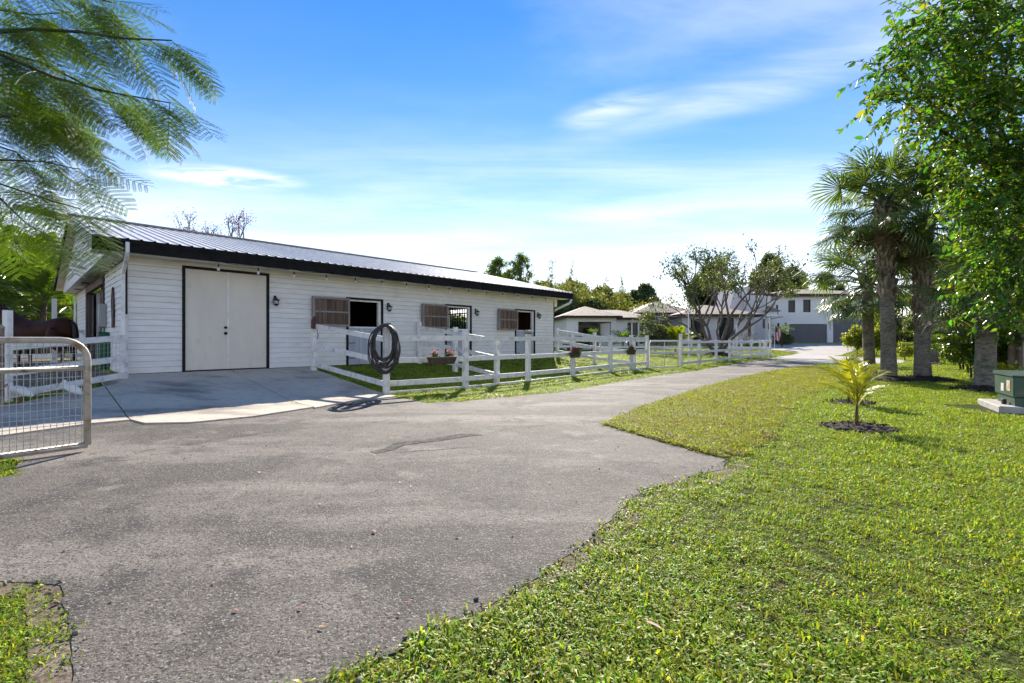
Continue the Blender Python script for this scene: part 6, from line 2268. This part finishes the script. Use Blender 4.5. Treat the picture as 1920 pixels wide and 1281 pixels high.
def grass_object(name, label, P, S, coll, z_off=0.0):
    Z = ground_z(P[:, 0], P[:, 1]) + z_off
    me = bpy.data.meshes.new(name)
    me.vertices.add(len(P))
    me.vertices.foreach_set('co', np.stack([P[:, 0], P[:, 1], Z], -1).astype(np.float32).ravel())
    at_ = me.attributes.new('gscale', 'FLOAT', 'POINT')
    at_.data.foreach_set('value', S.astype(np.float32))
    o = link(name, me)
    tag(o, label, 'grass', kind='stuff')
    ng = bpy.data.node_groups.new(name + '_nodes', 'GeometryNodeTree')
    ng.interface.new_socket('Geometry', in_out='INPUT', socket_type='NodeSocketGeometry')
    ng.interface.new_socket('Geometry', in_out='OUTPUT', socket_type='NodeSocketGeometry')
    nn = ng.nodes.new
    gi = nn('NodeGroupInput')
    go = nn('NodeGroupOutput')
    ip = nn('GeometryNodeInstanceOnPoints')
    ci = nn('GeometryNodeCollectionInfo')
    ci.inputs['Collection'].default_value = coll
    ci.inputs['Separate Children'].default_value = True
    ci.inputs['Reset Children'].default_value = True
    rv = nn('FunctionNodeRandomValue')
    rv.data_type = 'FLOAT_VECTOR'
    rv.inputs[0].default_value = (-0.25, -0.25, 0)
    rv.inputs[1].default_value = (0.25, 0.25, 6.283)
    na = nn('GeometryNodeInputNamedAttribute')
    na.data_type = 'FLOAT'
    na.inputs['Name'].default_value = 'gscale'
    ng.links.new(gi.outputs[0], ip.inputs['Points'])
    ng.links.new(ci.outputs[0], ip.inputs['Instance'])
    ip.inputs['Pick Instance'].default_value = True
    ng.links.new(rv.outputs[0], ip.inputs['Rotation'])
    ng.links.new(na.outputs['Attribute'], ip.inputs['Scale'])
    ng.links.new(ip.outputs[0], go.inputs[0])
    md = o.modifiers.new('scatter', 'NODES')
    md.node_group = ng
    return o


parts_P, parts_S, sod_P, sod_S = [], [], [], []
for zi, (zone, dens, s0) in enumerate((((-8, 8, 0.3, 5.0), 950, 0.88), ((-10, 12, 5.0, 9.0), 600, 0.95), ((-14, 18, 9.0, 16.0), 380, 1.05), ((-16, 32, 16.0, 28.0), 140, 1.3), ((-10, 50, 28.0, 60.0), 30, 2.0))):
    P, g = scatter(zone, dens, 100 + zi)
    clump = vnoise(P, 0.35, 1) * 0.6 + vnoise(P, 0.12, 2) * 0.4
    keep = g.random(len(P)) < np.clip(0.72 + 1.1 * (clump - 0.35), 0.42, 1)
    P = P[keep]
    S = s0 * (0.6 + 0.75 * clump[keep]) * (0.8 + 0.4 * g.random(len(P))) * (0.72 + 0.6 * vnoise(P, 1.1, 5))
    vg = inside(P, VERGE[0]) | inside(P, VERGE[1])
    kk = ~vg | (g.random(len(P)) < 0.45)
    P, S = P[kk], S[kk]
    edge_d = np.array([seg_d(x_, y_, SODR) if (0 < x_ < 16 and 4 < y_ < 26) else 9.0 for x_, y_ in P])
    ins = inside(P, SOD) & (edge_d > 0.45 * g.random(len(P)))
    # grass in front of the barn stays short and thin
    parts_P.append(P[~ins])
    parts_S.append(S[~ins])
    if zi < 4:
        k = 3 if zi < 2 else 2
        Q, g2 = scatter((max(zone[0], 0.5), min(zone[1], 14), zone[2], zone[3]), dens * 1.5, 200 + zi)
        Q = Q[inside(Q, SOD)]
        Q = Q[g2.random(len(Q)) < np.clip(0.45 + 1.3 * (vnoise(Q, 0.5, 11) * 0.6 + vnoise(Q, 0.15, 12) * 0.4 - 0.3), 0.2, 1)]
        sod_P.append(Q)
        sod_S.append(s0 * (0.75 + 0.5 * g2.random(len(Q))) * (0.8 + 0.7 * vnoise(Q, 0.4, 13)))
grass_object('lawn_grass', 'lush green lawn grass beside the drive', np.concatenate(parts_P), np.concatenate(parts_S), tcol_, 0.0)
grass_object('turf_grass', 'short yellowish grass on the new turf strip', np.concatenate(sod_P), np.concatenate(sod_S), tcol_y, 0.028)

# ------------------------------------------------------------------ fallen leaves and small litter
fallen = leafmat('fallen_leaf', (0.34, 0.20, 0.10), rough=0.6, transl=0.1, tint=(1.2, 1.1, 0.9), island=0.4)
for i, (px_, py_, lb) in enumerate(((1210, 1186, 'long dry leaf lying in the foreground grass'), (699, 999, 'pale dry leaf on the asphalt'), (408, 668, 'x'), (1066, 836, 'x'))):
    if lb == 'x':
        continue
    x, y = gp(px_, py_)
    t_ = tag(link('fallen_leaf', leaf_mesh('fallen_leaf', np.array([[0, 0, 0.0]]), np.array([[0.5, -0.6, 0.1]]), np.array([[0.1, 0, 1.0]]), np.array([0.085 if i == 0 else 0.05]), np.array([0.022]), fallen, 0.3, 0.1)), lb, 'leaf')
    t_.location = (x, y, gz(x, y) + (0.05 if i == 0 else 0.018))

g = np.random.default_rng(17)
n = 520
Q = np.stack([g.uniform(-5, 12, n * 6), g.uniform(1.6, 20, n * 6)], -1)
Q = Q[inside(Q, DRIVE)][:n]
ed = 0.012 + 0.02 * g.random(len(Q))
Dr = np.stack([g.normal(size=len(Q)), g.normal(size=len(Q)), 0.15 * g.normal(size=len(Q))], -1)
o = link('leaf_litter', leaf_mesh('leaf_litter', np.stack([Q[:, 0], Q[:, 1], np.full(len(Q), 0.018)], -1), Dr, unit(np.array([0, 0, 1.0]) + 0.35 * g.normal(size=(len(Q), 3))), ed, ed * 0.5, fallen, 0.3, 0.1))
tag(o, 'tiny dry leaf bits scattered over the asphalt', 'litter', kind='stuff')
# small stones along the crumbling asphalt edge
stone_m = mat('edge_stone', (0.11, 0.10, 0.09), 0.9, (0.20, 0.18, 0.15), 30, island=0.5)
V, F_ = [], []
cube = np.array([(-1, -1, -.6), (1, -1, -.6), (1, 1, -.6), (-1, 1, -.6), (-.7, -.7, .6), (.7, -.7, .6), (.7, .7, .6), (-.7, .7, .6)])
for line in ([(2.24, 4.85), (1.78, 4.36), (1.22, 3.96), (0.97, 3.70), (0.52, 2.95), (0.11, 2.41), (-0.63, 1.72)], [(-2.62, 2.40), (-2.29, 2.36), (-1.86, 1.96), (-1.60, 1.70)]):
    for (ax, ay), (bx, by) in zip(line[:-1], line[1:]):
        for _ in range(int(math.hypot(bx - ax, by - ay) * 45)):
            t = g.random()
            s = 0.003 + 0.006 * g.random() ** 3
            c = np.array([ax + (bx - ax) * t + g.normal() * 0.035, ay + (by - ay) * t + g.normal() * 0.035, 0.015])
            k = len(V)
            rot = g.normal(size=(3, 3)) * 0.35 + np.eye(3)
            V.extend((cube @ rot) * s + c)
            F_.extend([(k, k + 3, k + 2, k + 1), (k + 4, k + 5, k + 6, k + 7), (k, k + 1, k + 5, k + 4), (k + 1, k + 2, k + 6, k + 5), (k + 2, k + 3, k + 7, k + 6), (k + 3, k, k + 4, k + 7)])
tag(link('edge_gravel', fast_mesh('edge_gravel', np.array(V), np.array(F_), stone_m)), 'crumbled asphalt gravel along the drive edge', 'gravel', kind='stuff')
